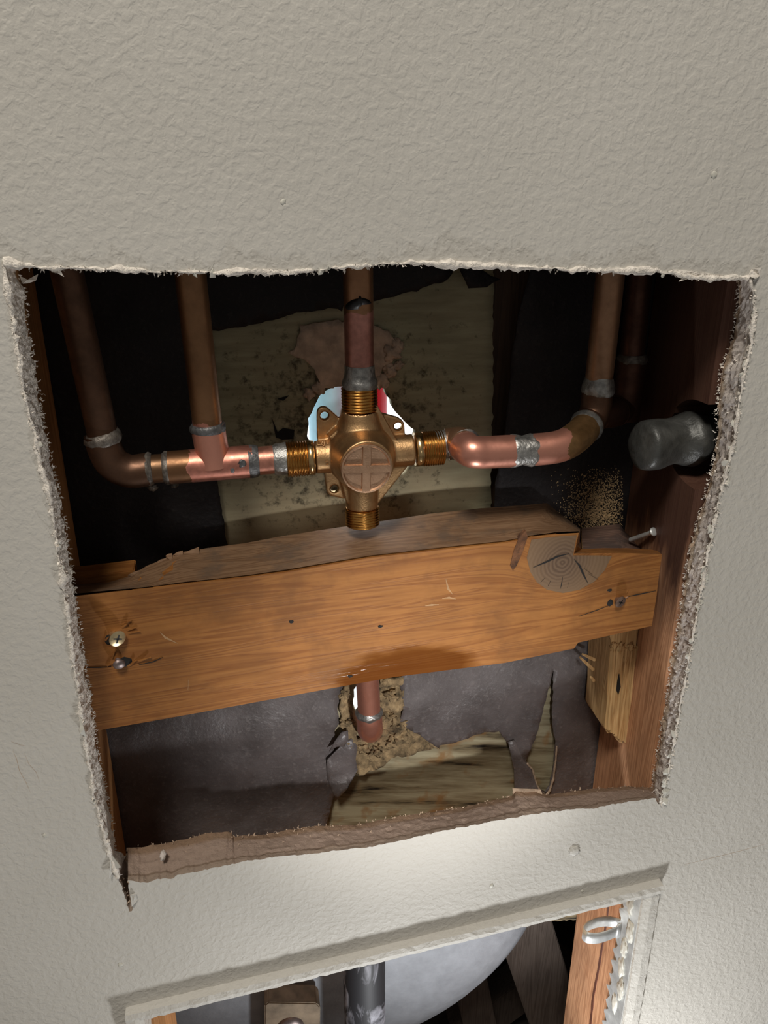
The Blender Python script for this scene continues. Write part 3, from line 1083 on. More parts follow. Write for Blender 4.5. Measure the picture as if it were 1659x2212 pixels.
lowr = [(1424, 1240), (1418, 1290), (1408, 1352), (1330, 1370), (1249, 1388), (1240, 1401), (1090, 1432), (848, 1463), (600, 1508), (400, 1545), (200, 1580), (165, 1420)]
fr = [at(*p[0], BF) for p in pairs] + ats(lowr, BF)
bk = [at(*p[1], BB) for p in pairs] + [p + Vector((0, BB - BF, 0)) for p in ats(lowr, BF)]
beam = thing('blocking_timber', 'long orange-brown timber running across the cavity below the brass valve', 'timber', at(800, 1480, BF))
bo = obj('board', loft('board', fr, bk, 0.0007), M['beam'], beam)
# weathered skin on the top side, up to the split front edge
tv, tfc = [], []
n = 17
for a in range(n + 1):
    pf = fr[a]
    pb = bk[a]
    for s in range(5):
        q = pf.lerp(pb, s / 4 if s else 0.02)
        tv.append(q + Vector((0, 0, 0.0011 + 0.0006 * noise.noise(q * 220))))
for a in range(n):
    for s in range(4):
        i = a * 5 + s
        tfc.append((i, i + 1, i + 6, i + 5))
obj('weathered_top', mesh('weathered_top', tv, tfc, True), M['topwood'], beam)


def knot_mat():
    t = NT('knot')
    d = t.n('ShaderNodeVectorMath', {0: t.mapv(t.pos(), (1, 0, 1)), 1: (kn.x, 0, kn.z)}, operation='DISTANCE').outputs['Value']
    d = t.math('ADD', d, t.math('MULTIPLY', t.math('SUBTRACT', t.noise(t.pos(), 90, 3), 0.5), 0.004))
    r = t.math('SINE', t.math('MULTIPLY', d, 2600))
    col = t.ramp(t.math('ADD', t.math('MULTIPLY', r, 0.25), 0.5), [(0.2, (0.085, 0.050, 0.030)), (0.8, (0.15, 0.095, 0.058))])
    fade = t.ramp(t.math('MULTIPLY', d, 40), [(0.25, 0.0), (0.9, 1.0)])
    col = t.mix(fade, col, (0.17, 0.105, 0.058))
    return t.done(col, 0.65, 0, t.bump(r, 0.15, 0.0004), 0.3)


kp = [(1148, 1166), (1190, 1160), (1246, 1156), (1238, 1200), (1290, 1200), (1322, 1201), (1306, 1232), (1284, 1256), (1252, 1274), (1216, 1281), (1182, 1274), (1160, 1258), (1146, 1236), (1138, 1205)]
KP = [at(*p, BF - 0.0002) for p in kp]
ko = obj('knot', loft('knot', KP, [p + Vector((0, 0.004, 0)) for p in KP]), knot_mat(), beam)
ko['label'] = 'grey half-round knot'


def split(pts, wid, parent, Y=BF - 0.0004, name='split'):
    return crack(pts, wid, name, M['dark'], parent, Y)


split([(1152, 1226), (1180, 1214), (1205, 1202), (1230, 1196)], 0.0006, ko)
split([(1240, 1208), (1252, 1222), (1260, 1240), (1270, 1260)], 0.0006, ko)
split([(1216, 1246), (1213, 1262), (1211, 1272)], 0.0003, ko)
split([(1190, 1254), (1184, 1266)], 0.0003, ko)
split([(1228, 1258), (1226, 1270)], 0.0003, ko)
split([(1272, 1240), (1292, 1252)], 0.0003, ko)
split([(1262, 1228), (1280, 1242)], 0.0003, ko)
split([(1168, 1258), (1178, 1248)], 0.0003, ko)
split([(1352, 1290), (1380, 1284), (1418, 1276)], 0.00035, beam, BF - 0.0003)
split([(1250, 1332), (1290, 1318), (1316, 1308)], 0.00022, beam, BF - 0.0003)
split([(186, 1443), (215, 1442), (240, 1440)], 0.00032, beam, BF - 0.0003)
split([(300, 1436), (330, 1430), (352, 1420)], 0.0003, beam, BF - 0.0003)
# the torn hollow beside the knot, with chewed wood in it
gp = [(1102, 1222), (1110, 1190), (1122, 1160), (1136, 1146), (1140, 1160), (1130, 1190), (1116, 1222), (1108, 1232)]
GP = ats(gp, BF - 0.0005)
obj('gouge', loft('gouge', GP, [p + Vector((0, 0.003, 0)) for p in GP]), m_plain('gouged_wood', (0.12, 0.05, 0.02), 0.9, var=0.5, scale=200, bump=0.8, bscale=500, bdist=0.002), beam)
for px, py, dx, dy, l in [(290, 1248, -24, 8, 1), (310, 1240, -34, 2, 1), (345, 1222, -26, 8, 1), (380, 1206, -28, 10, 1), (395, 1200, -20, -2, .7), (372, 1206, -14, -6, .7), (430, 1192, -34, 5, 1), (360, 1216, -22, -2, .7)]:
    a = at(px, py, BB - 0.004)
    b = at(px + dx, py + dy, BB - 0.002)
    s = Vector((0, 0.003, 0.001))
    d = (b - a)
    P = [a - s, a + d * 0.5 - s * 0.6, b, a + d * 0.6 + s * 0.4 + Vector((0, 0, 0.001)), a + s + Vector((0, 0, 0.001))]
    obj('splinter', loft('splinter', P, [p - Vector((0, 0, 0.0016)) for p in P]), M['topwood'], beam)
# pale scratches and small pits
for pts in ([(955, 1293), (970, 1291), (985, 1294)], [(918, 1309), (932, 1307), (948, 1306)], [(346, 1366), (358, 1378), (384, 1390)], [(407, 1468), (406, 1490)], [(963, 1250), (968, 1272), (978, 1284)]):
    crack(pts, 0.0007, 'scuff', m_plain('scuff', (0.36, 0.21, 0.10), 0.8, var=0.3, scale=300), beam, BF - 0.0002)
for px, py in [(629, 1343), (822, 1353), (757, 1461), (1317, 1275)]:
    obj('pit', lump('pit', at(px, py, BF), 0.0013, (1.2, 0.2, 0.8), 0.5, 3, 2, px), M['dark'], beam)


def screw(px, py, Y, r, tilt, mat, parent, proud, name='screw'):
    c = at(px, py, Y)
    ax = Vector(tilt).normalized()
    o = obj(name, lathe_axis(name, c, ax, [(-0.0004, r * .82), (0.0, r), (0.0006, r), (0.003, r * .5), (0.004, r * .45), (proud + 0.02, r * .4)], 28), mat, parent)
    autosmooth(o)
    u = ax.cross(Vector((0.5, 0, 1))).normalized()
    v = ax.cross(u)
    for k in range(2):
        d, e = (u, v) if k == 0 else (v, u)
        q = [c - ax * 0.0005 + d * (s1 * r * .55) + e * (s2 * r * .13) for s1, s2 in ((-1, -.5), (-1, .5), (0, 1), (1, .5), (1, -.5), (0, -1))]
        obj('cross_slot', loft('cross_slot', q, [x + ax * 0.0012 for x in q]), M['black'], o)
    return o


screw(254, 1380, BF - 0.0050, 0.0049, (-0.50, 0.85, 0.05), M['screw'], beam, 0.012)['label'] = 'yellow zinc cross-head screw'
screw(1341, 1301, BF - 0.003, 0.0040, (-0.25, 0.9, 0.1), M['rustscrew'], beam, 0.006)['label'] = 'rusty cross-head screw'
c = at(258, 1437, BF - 0.0035)
no = obj('nail', lathe_axis('nail', c, (-0.25, 0.9, 0.3), [(-0.001, 0.0022), (0, 0.0034), (0.0012, 0.0036), (0.0016, 0.0018), (0.02, 0.0017)], 18), M['nail'], beam)
no['label'] = 'bent rusty nail head'
obj('hole', lump('hole', at(236, 1382, BF), 0.0032, (0.9, 0.12, 1.1), 0.3, 2, 2, 3), M['dark'], beam)
obj('hole', lump('hole', at(1318, 1302, BF), 0.0026, (0.8, 0.15, 1.0), 0.3, 2, 2, 5), M['dark'], beam)
obj('hole', lump('hole', at(270, 1430, BF), 0.0036, (1.1, 0.12, 0.9), 0.3, 2, 2, 8), M['dark'], beam)
for k, (px, py, dx, dy) in enumerate([(226, 1384, 10, -8), (240, 1424, 10, -22), (276, 1440, 20, -14), (272, 1362, 22, -6), (276, 1368, 26, -4), (262, 1356, 14, -8), (290, 1432, 36, -12), (1350, 1292, 8, -4), (230, 1438, 14, -4), (264, 1352, 18, -12)]):
    a, b = at(px, py, BF - 0.0002), at(px + dx, py + dy, BF - 0.0016)
    d = (b - a).normalized()
    s = Vector((d.z, 0, -d.x)) * 0.0009
    P = [a - s, b, a + s]
    obj('splinter', loft('splinter', P, [p + Vector((0, 0.0007, 0)) for p in P]), M['beam'], beam)

# thin batten behind the left end of the timber
P = ats([(120, 1250), (175, 1246), (290, 1232), (300, 1300), (120, 1330)], BB + 0.003)
ba = obj('wood_batten', loft('wood_batten', P, [p + Vector((0, 0.012, 0.002)) for p in P], 0.0006), M['beam'])
tag(ba, 'short orange wooden batten behind the left end of the horizontal timber', 'batten')

# ------------------------------------------------------------------ split block on the right stud
blk = thing('split_block', 'splintered pale wooden block fixed to the right stud under the timber end', 'block', at(1350, 1600, 0.07))
KF, KB = 0.0695, 0.106
f_px = [(1258, 1204), (1330, 1204), (1405, 1206), (1452, 1212), (1440, 1330), (1424, 1420), (1404, 1500), (1388, 1560), (1376, 1604), (1362, 1600), (1352, 1606), (1346, 1606), (1338, 1604), (1330, 1596), (1322, 1584), (1312, 1584), (1306, 1572), (1311, 1520), (1313, 1460), (1320, 1385), (1296, 1290)]
ff_ = ats(f_px, KF)
top_b = [at(1256, 1146, KB), at(1338, 1133, KB), at(1378, 1150, KB), at(1404, 1166, KB)]
bb_ = top_b + [p + Vector((0, KB - KF, 0)) for p in ff_[4:]]
for p in bb_ + ff_:
    p.x = min(p.x, XR - 0.0008)
body = obj('body', loft('body', ff_, bb_, 0.0006), M['fresh'], blk)
# weathered broken top end
tv, tfc = [], []
for a in range(4):
    for s in range(6):
        q = ff_[a].lerp(bb_[a], s / 5)
        tv.append(q + Vector((0, 0, 0.0012 + 0.0016 * noise.noise(q * 160))))
for a in range(3):
    for s in range(5):
        i = a * 6 + s
        tfc.append((i, i + 1, i + 7, i + 6))
obj('broken_top', mesh('broken_top', tv, tfc, True), M['weather'], blk)
# ridges of split grain on the face
for k in range(13):
    t0 = (k + 0.5) / 13
    a = at(1322 + 84 * t0, 1395 + 4 * sin(k * 2), KF)
    b = at(1311 + 66 * t0, 1572 + 26 * min(1, t0 * 2.2) + 4 * sin(k * 3.1), KF)
    s = Vector((0.0009 + 0.0012 * random.random(), 0, 0))
    q = Vector((0, -0.0007 - 0.0013 * random.random(), 0))
    path = [a - s, a + s, b + s, b - s]
    path2 = [a - s * .4 + q, a + s * .4 + q, b + s * .4 + q * 1.6, b - s * .4 + q * 1.6]
    obj('split_ridge', loft('split_ridge', path2, path), M['fresh'], blk)
for k, (px, py, dx, dy, Y) in enumerate([(1281, 1446, -28, -26, .075), (1284, 1425, -26, -12, .080), (1282, 1470, -6, -8, .072)]):
    a, b = at(px, py, Y), at(px + dx, py + dy, Y - 0.004)
    obj('splinter', tube('splinter', [a, a.lerp(b, .5), b], [0.0014, 0.0013, 0.0008], 6), M['fresh'], blk)
P = ats([(1334, 1474), (1338, 1456), (1341, 1484), (1336, 1500), (1332, 1492)], KF - 0.0022)
obj('gouge', loft('gouge', P, [p + Vector((0, .002, 0)) for p in P]), M['dark'], blk)
for k, (px, py, r) in enumerate([(1326, 1396, .003), (1340, 1400, .0035), (1350, 1424, .003), (1330, 1412, .002), (1362, 1398, .003)]):
    obj('torn_fibre', lump('torn_fibre', at(px, py, KF - 0.0005), r, (.8, .5, 1.2), .8, 2.5, 3, k + 50), M['fresh'], blk)
a, b = at(1362, 1166, 0.085), at(1411, 1149, 0.066)
nb = obj('nail', tube('nail', [a, a.lerp(b, .4), b], 0.0016, 14), M['galv'], blk)
nb['label'] = 'bright bent nail'
ax = (b - a).normalized()
obj('nail_head', lathe_axis('nail_head', b, ax, [(-0.0004, 0.0017), (0, 0.0031), (0.0008, 0.0031), (0.0012, 0.002)], 18), M['galv'], nb)

# ------------------------------------------------------------------ copper pipework
R = 0.0083
PY = 0.055


def ringband(name, path, r, mat, parent, rough=0.0008, seed=1.0, seg=30):
    return obj(name, tube(name, path, r, seg, rough=rough, nscale=240, seed=seed), mat, parent)


def along(a, b, s0, s1, k=4):
    return [a.lerp(b, s0 + (s1 - s0) * i / (k - 1)) for i in range(k)]


DK, PK = (0.20, 0.105, 0.058), (0.70, 0.30, 0.215)
M['cu_black'] = m_copper('blackened_copper', (0.13, 0.062, 0.042), patina=0.4, rough=0.5)
M['cu_dark'] = m_copper('dark_copper', (0.135, 0.070, 0.042), patina=0.45, rough=0.42)
M['cu_brown'] = m_copper('brown_copper', (0.38, 0.21, 0.12), patina=0.35, rough=0.36)
M['cu_pink'] = m_copper('clean_copper', (0.80, 0.36, 0.26), patina=0.22, rough=0.33)
z1 = at(775, 672, PY).z
M['cu_riser'] = m_copper('riser_copper', (0.36, 0.185, 0.095), band=('z', -1, z1), second=(0.60, 0.27, 0.21), patina=0.3)
M['cu_tee'] = m_copper('riser2_copper', (0.30, 0.155, 0.075), band=('z', -1, at(447, 905, PY).z), second=(0.66, 0.28, 0.20), patina=0.3)

# centre riser
cr = thing('copper_pipe', 'upright copper pipe with a black marker stroke above the brass valve', 'pipe', at(775, 830, PY))
a, b = at(777, 832, PY), at(773, 300, PY)
b.x, b.y = a.x - 0.0005, a.y
obj('pipe', tube('pipe', [a.lerp(b, i / 12) for i in range(13)], R, 40), M['cu_riser'], cr)
zt, zb = at(775, 783, PY).z, at(777, 838, PY).z
prof = [(0.0, 0.0099), (0.0025, 0.0104), (0.0045, 0.0100), (0.0065, 0.0092), (0.010, 0.0088), (0.0135, R + 0.00025)]
so = obj('solder', tube('solder', [a + Vector((0, 0, zb - a.z + p[0])) for p in prof], [p[1] for p in prof], 40, rough=0.0006, nscale=300), M['solder'], cr)
# marker stroke: a thin curved film on the tube
mv, mf = [], []
zc = at(775, 655, PY).z
for i in range(41):
    s = i / 40
    ang = radians(-157 + 118 * s)
    up = 0.0016 * sin((s - 0.15) * 3.6) + (0.0005 if s > .5 else -0.0006)
    hw = 0.0025 * (sin(pi * min(1, s * 1.05)) ** 0.5) * (1.1 if s < .6 else .75) + 0.0001
    for sg in (-1, 1):
        for rr in (R + 0.00015, R - 0.0002):
            cx = a.x + (b.x - a.x) * (zc - a.z) / (b.z - a.z)
            mv.append(Vector((cx + rr * cos(ang), a.y + rr * sin(ang), zc + up + sg * hw)))
for i in range(40):
    k = 4 * i
    mf += [(k, k + 4, k + 6, k + 2), (k, k + 1, k + 5, k + 4), (k + 2, k + 6, k + 7, k + 3)]
obj('marker_stroke', mesh('marker_stroke', mv, mf, True), M['black'], cr)

# left loop: riser, elbow, tee, second riser, stub to the valve
lp = thing('copper_pipe', 'looped copper pipework with elbow and pink tee left of the brass valve', 'pipe', at(450, 1040, PY))
e0, e1 = at(224, 948, PY), at(112, 440, PY)
obj('riser', tube('riser', [e0.lerp(e1, i / 8) for i in range(9)], R, 36), M['cu_dark'], lp)
h0, h1 = at(268, 1018, PY), at(620, 990, PY)
hd = (h1 - h0).normalized()
RE = 0.0096
el = catmull([at(219, 938, PY), at(228, 972, PY), at(246, 1002, PY), at(280, 1018, PY), at(322, 1014, PY)], 7)
obj('elbow', tube('elbow', el, RE, 36), M['cu_dark'], lp)
ringband('solder', [at(218, 933, PY), at(221, 940, PY), at(224, 950, PY), at(226, 957, PY)], [RE * .92, RE * 1.06, RE * 1.09, RE * 1.0], M['dullsolder'], lp)
h0, h1 = at(318, 1014, PY), at(618, 991, PY)
obj('pipe', tube('pipe', along(h0, h1, 0, 1, 12), R, 36), m_copper('stub_copper', (0.22, 0.12, 0.062), band=('x', at(410, 1008, PY).x, 1), second=(0.66, 0.29, 0.205), patina=.4), lp)


def hp_(px):
    t = (px - 318) / 300.0
    return h0.lerp(h1, t)


ringband('solder_ring', [hp_(318), hp_(323), hp_(330)], [RE * 0.99, RE * 1.035, R * 1.05], M['dullsolder'], lp, seed=3)
ringband('solder_ring', [hp_(352), hp_(358), hp_(364)], [R * 1.05, RE * 1.035, RE * .99], M['dullsolder'], lp, seed=5)
obj('solder_drip', lump('solder_drip', hp_(326) - Vector((0, 0.002, 0.0105)), 0.0022, (1.2, 1, 1), .4, 2, 3, 2), M['dullsolder'], lp)
obj('solder_drip', lump('solder_drip', hp_(372) - Vector((0, 0.002, 0.0100)), 0.0019, (1.1, 1, 1), .4, 2, 3, 7), M['dullsolder'], lp)
# tee
t0, t1 = hp_(364), hp_(545)
tee = obj('tee', tube('tee', along(t0, t1, 0, 1, 14), RE, 40), m_copper('tee_copper', (0.25, 0.125, 0.06), band=('x', hp_(408).x, 1), second=(0.66, 0.27, 0.195), patina=.35), lp)
vb_, vt_ = hp_(462), at(448, 918, PY)
prof = [(0, RE * 1.15), (0.25, RE * 1.02), (0.45, RE), (1, RE)]
obj('tee_branch', tube('tee_branch', [vb_.lerp(vt_, p[0]) for p in prof], [p[1] for p in prof], 40), M['cu_pink'], tee)
r0, r1 = at(449, 925, PY), at(394, 440, PY)
obj('riser', tube('riser', [r0.lerp(r1, i / 10) for i in range(11)], R, 36), M['cu_tee'], lp)
ringband('solder_ring', [at(449.5, 931, PY), at(449, 925, PY), at(448, 918, PY), at(447.5, 914, PY)], [RE * 1.01, RE * 1.05, RE * 1.04, RE * .93], M['darksolder'], lp, 0.0006, 4)
ringband('solder_band', [hp_(536), hp_(541), hp_(550), hp_(558)], [RE * 1.01, RE * 1.02, RE * 1.0, R * 1.06], M['darksolder'], lp, 0.0007, 8)
ringband('solder_band', [hp_(590), hp_(596), hp_(608), hp_(620)], [R * 1.03, R * 1.12, R * 1.14, R * 1.18], M['solder'], lp, 0.0005, 9)
for k, (px, dz) in enumerate([(522, 0.002), (500, -.001)]):
    p = hp_(px)
    obj('flux_spot', lump('flux_spot', p + Vector((0, -RE * .98, dz)), 0.0021 - 0.0007 * k, (1, .15, 1.2), .6, 3, 3, k + 3), M['darksolder'], lp)

# right loop
rp = thing('copper_pipe', 'bent copper pipe with bright pink sections right of the brass valve', 'pipe', at(1130, 1010, 0.04))
YF = 0.036
A0, A1 = at(940, 963, PY), at(986, 957, PY)
obj('nipple', tube('nipple', along(A0, A1, 0, 1, 4), R * 1.05, 32), M['solder'], rp)
elA = catmull([at(966, 960, PY), at(984, 957, PY - 0.001), at(996, 958, PY - 0.006), at(1003, 964, YF + 0.012)], 7)
obj('elbow', tube('elbow', elA, RE, 36), M['cu_brown'], rp)
ringband('solder_ring', [at(996, 957, YF + 0.015), at(1001, 962, YF + 0.0125), at(1004, 965, YF + 0.0105)], [RE * .99, RE * 1.13, RE * 1.0], M['solder'], rp, 0.0004, 2, 36)
elB = catmull([at(1001, 962, YF + 0.013), at(1008, 969, YF + 0.005), at(1022, 976, YF), at(1050, 977, YF), at(1112, 974, YF)], 7)
obj('elbow', tube('elbow', elB, RE, 36), M['cu_pink'], rp)
ringband('solder_band', [at(1104, 974, YF), at(1110, 974, YF), at(1128, 973, YF), at(1146, 972, YF), at(1154, 972, YF)], [RE * .99, RE * 1.05, R * 1.05, RE * 1.05, RE * .99], M['solder'], rp, 0.0007, 6, 36)
elC = catmull([at(1148, 972, YF), at(1196, 967, YF), at(1226, 957, YF + 0.003), at(1252, 938, YF + 0.012), at(1266, 922, YF + 0.020)], 8)
obj('elbow', tube('elbow', elC, RE, 36), m_copper('elbow_copper', (0.78, 0.35, 0.25), band=('x', at(1222, 962, YF).x, 2), second=(0.30, 0.17, 0.07), patina=.28), rp)
ringband('solder_ring', [at(1262, 926, YF + .018), at(1267, 920, YF + .021), at(1270, 916, YF + .023)], [RE * 1.0, RE * 1.12, RE * 1.0], M['solder'], rp, 0.0004, 12, 36)
YR = 0.066
elD = catmull([at(1264, 924, YF + 0.019), at(1276, 908, YF + 0.026), at(1286, 885, YR - .001), at(1290, 850, YR), at(1291, 836, YR)], 8)
obj('elbow', tube('elbow', elD, RE, 36), M['cu_dark'], rp)
q0, q1 = at(1291, 845, YR), at(1336, 430, YR)
obj('riser', tube('riser', [q0.lerp(q1, i / 8) for i in range(9)], R * 1.02, 36), M['cu_brown'], rp)
ringband('solder', [at(1290, 852, YR), at(1291, 846, YR), at(1292, 836, YR), at(1294, 820, YR), at(1295, 812, YR)], [RE * .98, RE * 1.06, RE * 1.05, R * 1.08, R * 1.0], M['solder'], rp, 0.0007, 15, 36)

# second, darker riser behind it
dr = thing('copper_pipe', 'dark tarnished copper riser close to the right stud, behind the bent pipe', 'pipe', at(1340, 900, 0.083))
YD = 0.092
d0, d1 = at(1362, 800, YD), at(1398, 430, YD)
obj('riser', tube('riser', [d0.lerp(d1, i / 6) for i in range(7)], R * .95, 30), M['cu_black'], dr)
obj('tee', tube('tee', [at(1364, 780, YD), at(1361, 800, YD), at(1354, 860, YD), at(1349, 905, YD)], [RE, RE, RE, RE * 1.02], 30), M['cu_black'], dr)
ringband('solder', [at(1364, 784, YD), at(1366, 774, YD), at(1367, 764, YD)], [RE * .98, RE * 1.04, R * .98], M['dullsolder'], dr, 0.0006, 18)
obj('tee_branch', tube('tee_branch', [at(1352, 880, YD), at(1336, 886, YD - .004), at(1322, 892, YD - 0.008), at(1296, 900, YD - 0.012)], [RE * .95, RE, RE * 1.02, R], 30), M['cu_black'], dr)
ringband('ring', [at(1336, 886, YD - .004), at(1331, 888, YD - .0055)], [RE * 1.03, RE * 1.07], M['cu_dark'], dr, 0.0002, 3)

# grey capped fitting poking out of the right stud
gf_ = thing('capped_fitting', 'blunt grey metal fitting sticking out of the bored right stud', 'pipe fitting', at(1450, 1010, 0.05))
path = [at(1600, 925, 0.05), at(1560, 935, 0.05), at(1510, 944, 0.05)]
obj('pipe', tube('pipe', path, 0.0125, 32, rough=0.0008, nscale=90), M['lead'], gf_)
body_p = catmull([at(1518, 943, 0.05), at(1500, 946, 0.05), at(1470, 951, 0.05), at(1430, 958, 0.0485), at(1396, 962, 0.047), at(1376, 964, 0.046)], 6)
nb_ = len(body_p)
rr = []
for i in range(nb_):
    s = i / (nb_ - 1)
    r = 0.0155 + 0.0022 * math.exp(-((s - .25) / .12) ** 2) - 0.0012 * math.exp(-((s - .5) / .1) ** 2)
    if s > 0.78:
        r *= math.sqrt(max(0.02, 1 - ((s - .78) / .225) ** 2))
    if s < .06:
        r *= 0.85
    rr.append(r)
obj('cap', tube('cap', body_p, rr, 40, rough=0.0022, nscale=70, seed=2), M['lead'], gf_)
ringband('collar', [at(1520, 943, .05), at(1514, 944, .05), at(1508, 945, .05)], [0.0128, 0.0150, 0.0140], M['lead'], gf_, 0.001, 3)

# ------------------------------------------------------------------ brass valve
vc = at(779, 980, PY)
vt = thing('shower_valve', 'cast brass shower valve body with four threaded ports', 'valve', vc - Vector((0, 0, 0.03)))
pL, pR_ = at(641, 992, PY), at(925, 968, PY)
lat = (pR_ - pL).normalized()
lat = Vector((lat.x, 0, lat.z)).normalized()
upv = Vector((-lat.z * 0.4, 0, 1)).normalized()
topc, botc = at(776, 835, PY), at(783, 1128, PY)
LEN_L = (vc - at(618, 993, PY)).length
LEN_R = (at(951, 967, PY) - vc).length
LEN_T = (topc - vc).length
LEN_B = (botc - vc).length
bm = bmesh.new()


def add(me):
    bm.from_mesh(me)
    bpy.data.meshes.remove(me)


RB = 0.0095
dT = (topc - vc).normalized()
dB = (botc - vc).normalized()
dL = (at(618, 993, PY) - vc).normalized()
dR = (at(951, 967, PY) - vc).normalized()
add(lathe_axis('b', vc, dT, [(0, 0.0190), (0.008, 0.0172), (0.015, 0.0142), (0.021, 0.0120), (0.027, 0.0108), (LEN_T - 0.0145, 0.0103)], 36))
add(lathe_axis('b', vc, dB, [(0, 0.0165), (0.012, 0.0132), (0.020, 0.0106), (LEN_B - 0.0105, 0.0098)], 36))
add(lathe_axis('b', vc, dL, [(0, 0.0135), (0.014, 0.0108), (0.020, 0.0097), (LEN_L - 0.017, 0.0097)], 36))
add(lathe_axis('b', vc, dR, [(0, 0.0135), (0.014, 0.0105), (0.020, 0.0095), (LEN_R - 0.017, 0.0095)], 36))
# barrel towards the room
fy = Vector((0, -1, 0))
add(lathe_axis('b', vc + Vector((0, 0.008, 0)), fy, [(0, 0.020), (0.010, 0.0205), (0.018, 0.0190), (0.025, 0.0172), (0.030, 0.0160), (0.0325, 0.0152)], 48))


def zz(px, py, Y):   # pixel in the close-up crop
    return at(600 + px / 4.366, 800 + py / 4.366, Y)


def plate(pts, y0, y1, hole=None):
    P = [zz(p[0], p[1], y0) for p in pts]
    if hole is None:
        add(loft('b', P, [Vector((p.x, y1, p.z)) for p in P]))
        return
    c = zz(hole[0], hole[1], y0)
    ring = [(c.x + 0.0024 * cos(2 * pi * k / 24), c.z + 0.0024 * sin(2 * pi * k / 24)) for k in range(24)]
    V2, Ff = fill2d([(p.x, p.z) for p in P], [ring])
    b2 = bmesh.new()
    A = [b2.verts.new((p.x, y0, p.y)) for p in V2]
    B = [b2.verts.new((p.x, y1, p.y)) for p in V2]
    for f in Ff:
        b2.faces.new([A[k] for k in f])
        b2.faces.new([B[k] for k in reversed(f)])
    for e in [e for e in b2.edges if len(e.link_faces) == 1]:
        a, b = e.verts
        if a in A and b in A:
            b2.faces.new((a, b, B[A.index(b)], B[A.index(a)]))
    add(bm_mesh('b', b2))


YE = 0.060
plate([(600, 640), (620, 420), (700, 330), (940, 330), (985, 410), (1228, 850), (1222, 915), (955, 1250), (650, 1250), (610, 1100), (540, 900)], 0.050, 0.064)
plate([(372, 660), (370, 400), (385, 365), (412, 350), (440, 346), (468, 354), (600, 470), (640, 660)], YE, YE + 0.004, (442, 430))
plate([(930, 400), (1000, 412), (1140, 450), (1180, 478), (1197, 505), (1206, 660), (1150, 800), (940, 700)], YE, YE + 0.004, (1135, 530))
plate([(438, 960), (460, 1140), (475, 1170), (505, 1188), (620, 1214), (720, 1214), (740, 960)], YE, YE + 0.004, (535, 1120))
# diagonal webs between ports
plate([(560, 560), (480, 640), (520, 660), (600, 600)], 0.052, 0.062)
body_me = bm_mesh('body', bm, True)
bo_ = obj('body', body_me, M['brass'], vt)
md = bo_.modifiers.new('remesh', 'REMESH')
md.mode = 'VOXEL'
md.voxel_size = 0.00055
md.use_smooth_shade = True
ms = bo_.modifiers.new('smooth', 'SMOOTH')
ms.factor = 0.5
ms.iterations = 7
# bright rims of the bolt holes
for px, py in [(442, 430), (1135, 530), (535, 1120)]:
    c = zz(px, py, YE)
    obj('bolt_hole', lathe_axis('bolt_hole', c + Vector((0, 0.0030, 0)), fy, [(0, 0.0023), (0.0026, 0.0023), (0.0032, 0.0026)], 24, caps=False), M['machined'], vt)


def threads(name, c, d, length, r, n, parent):
    prof = [(0, r * .86)]
    for k in range(n):
        s = length * k / n
        q = length / n
        prof += [(s + q * .1, r * .925), (s + q * .45, r), (s + q * .62, r), (s + q * .95, r * .925)]
    prof += [(length, r * .84), (length + 0.0002, r * .6)]
    return obj(name, lathe_axis(name, c, d, prof, 44), M['thread'], parent)


threads('threaded_port', vc + dL * (LEN_L - 0.0125), dL, 0.0125, 0.0107, 8, vt)
threads('threaded_port', vc + dR * (LEN_R - 0.0115), dR, 0.0130, 0.0106, 9, vt)
threads('threaded_port', vc + dT * (LEN_T - 0.0140), dT, 0.0138, 0.0106, 8, vt)
threads('threaded_port', vc + dB * (LEN_B - 0.0105), dB, 0.0118, 0.0106, 7, vt)
for d, l, k in ((dL, LEN_L - 0.0165, .004), (dR, LEN_R - 0.0160, .0045)):
    obj('machined_collar', lathe_axis('machined_collar', vc + d * l, d, [(0, .0098), (0.0002, .0103), (k, .0103), (k + .0002, .0098)], 40), M['machined'], vt)
# round cap with raised cross
cf = at(792, 1013, 0.0295)
capR = 0.0148
cp = obj('cap', lathe_axis('cap', cf + Vector((0, 0.006, 0)), fy, [(0, capR), (0.0052, capR), (0.0062, capR - .0003), (0.0064, capR - .0012), (0.0054, capR - .0019), (0.0052, 0.0005)], 56), M['cap'], vt)
autosmooth(cp, 35)
for ang in (0, 90):
    R3 = Matrix.Rotation(radians(ang + 2), 3, 'Y')
    q = [Vector((sx * (capR - .0010), 0, sz * .0023)) for sx, sz in ((-1, -1), (1, -1), (1, 1), (-1, 1))]
    Q = [cf + R3 @ v + Vector((0, -0.0004 + (0.00004 if ang else 0), 0)) for v in q]
    Q2 = [cf + R3 @ Vector((v.x * 1.0, 0, v.z * 1.25)) + Vector((0, 0.0012, 0)) for v in q]
    obj('cross_bar', loft('cross_bar', Q, Q2, 0.0002), M['cap'], cp)


def emboss(txt, loc, xdir, up_, size, parent, depth=0.0003):
    cu = bpy.data.curves.new('cast_lettering', 'FONT')
    cu.body = txt
    cu.size = size
    cu.extrude = depth
    cu.align_x = 'CENTER'
    cu.resolution_u = 2
    to = bpy.data.objects.new('tmp', cu)
    COL.objects.link(to)
    bpy.context.view_layer.update()
    me = bpy.data.meshes.new_from_object(to.evaluated_get(bpy.context.evaluated_depsgraph_get()))
    bpy.data.objects.remove(to)
    x = Vector(xdir).normalized()
    u = Vector(up_).normalized()
    nrm = x.cross(u)
    mm = Matrix((x, u, nrm)).transposed().to_4x4()
    mm.translation = loc
    me.transform(mm)
    me.materials.clear()
    return obj('cast_lettering', me, M['brass'], parent)


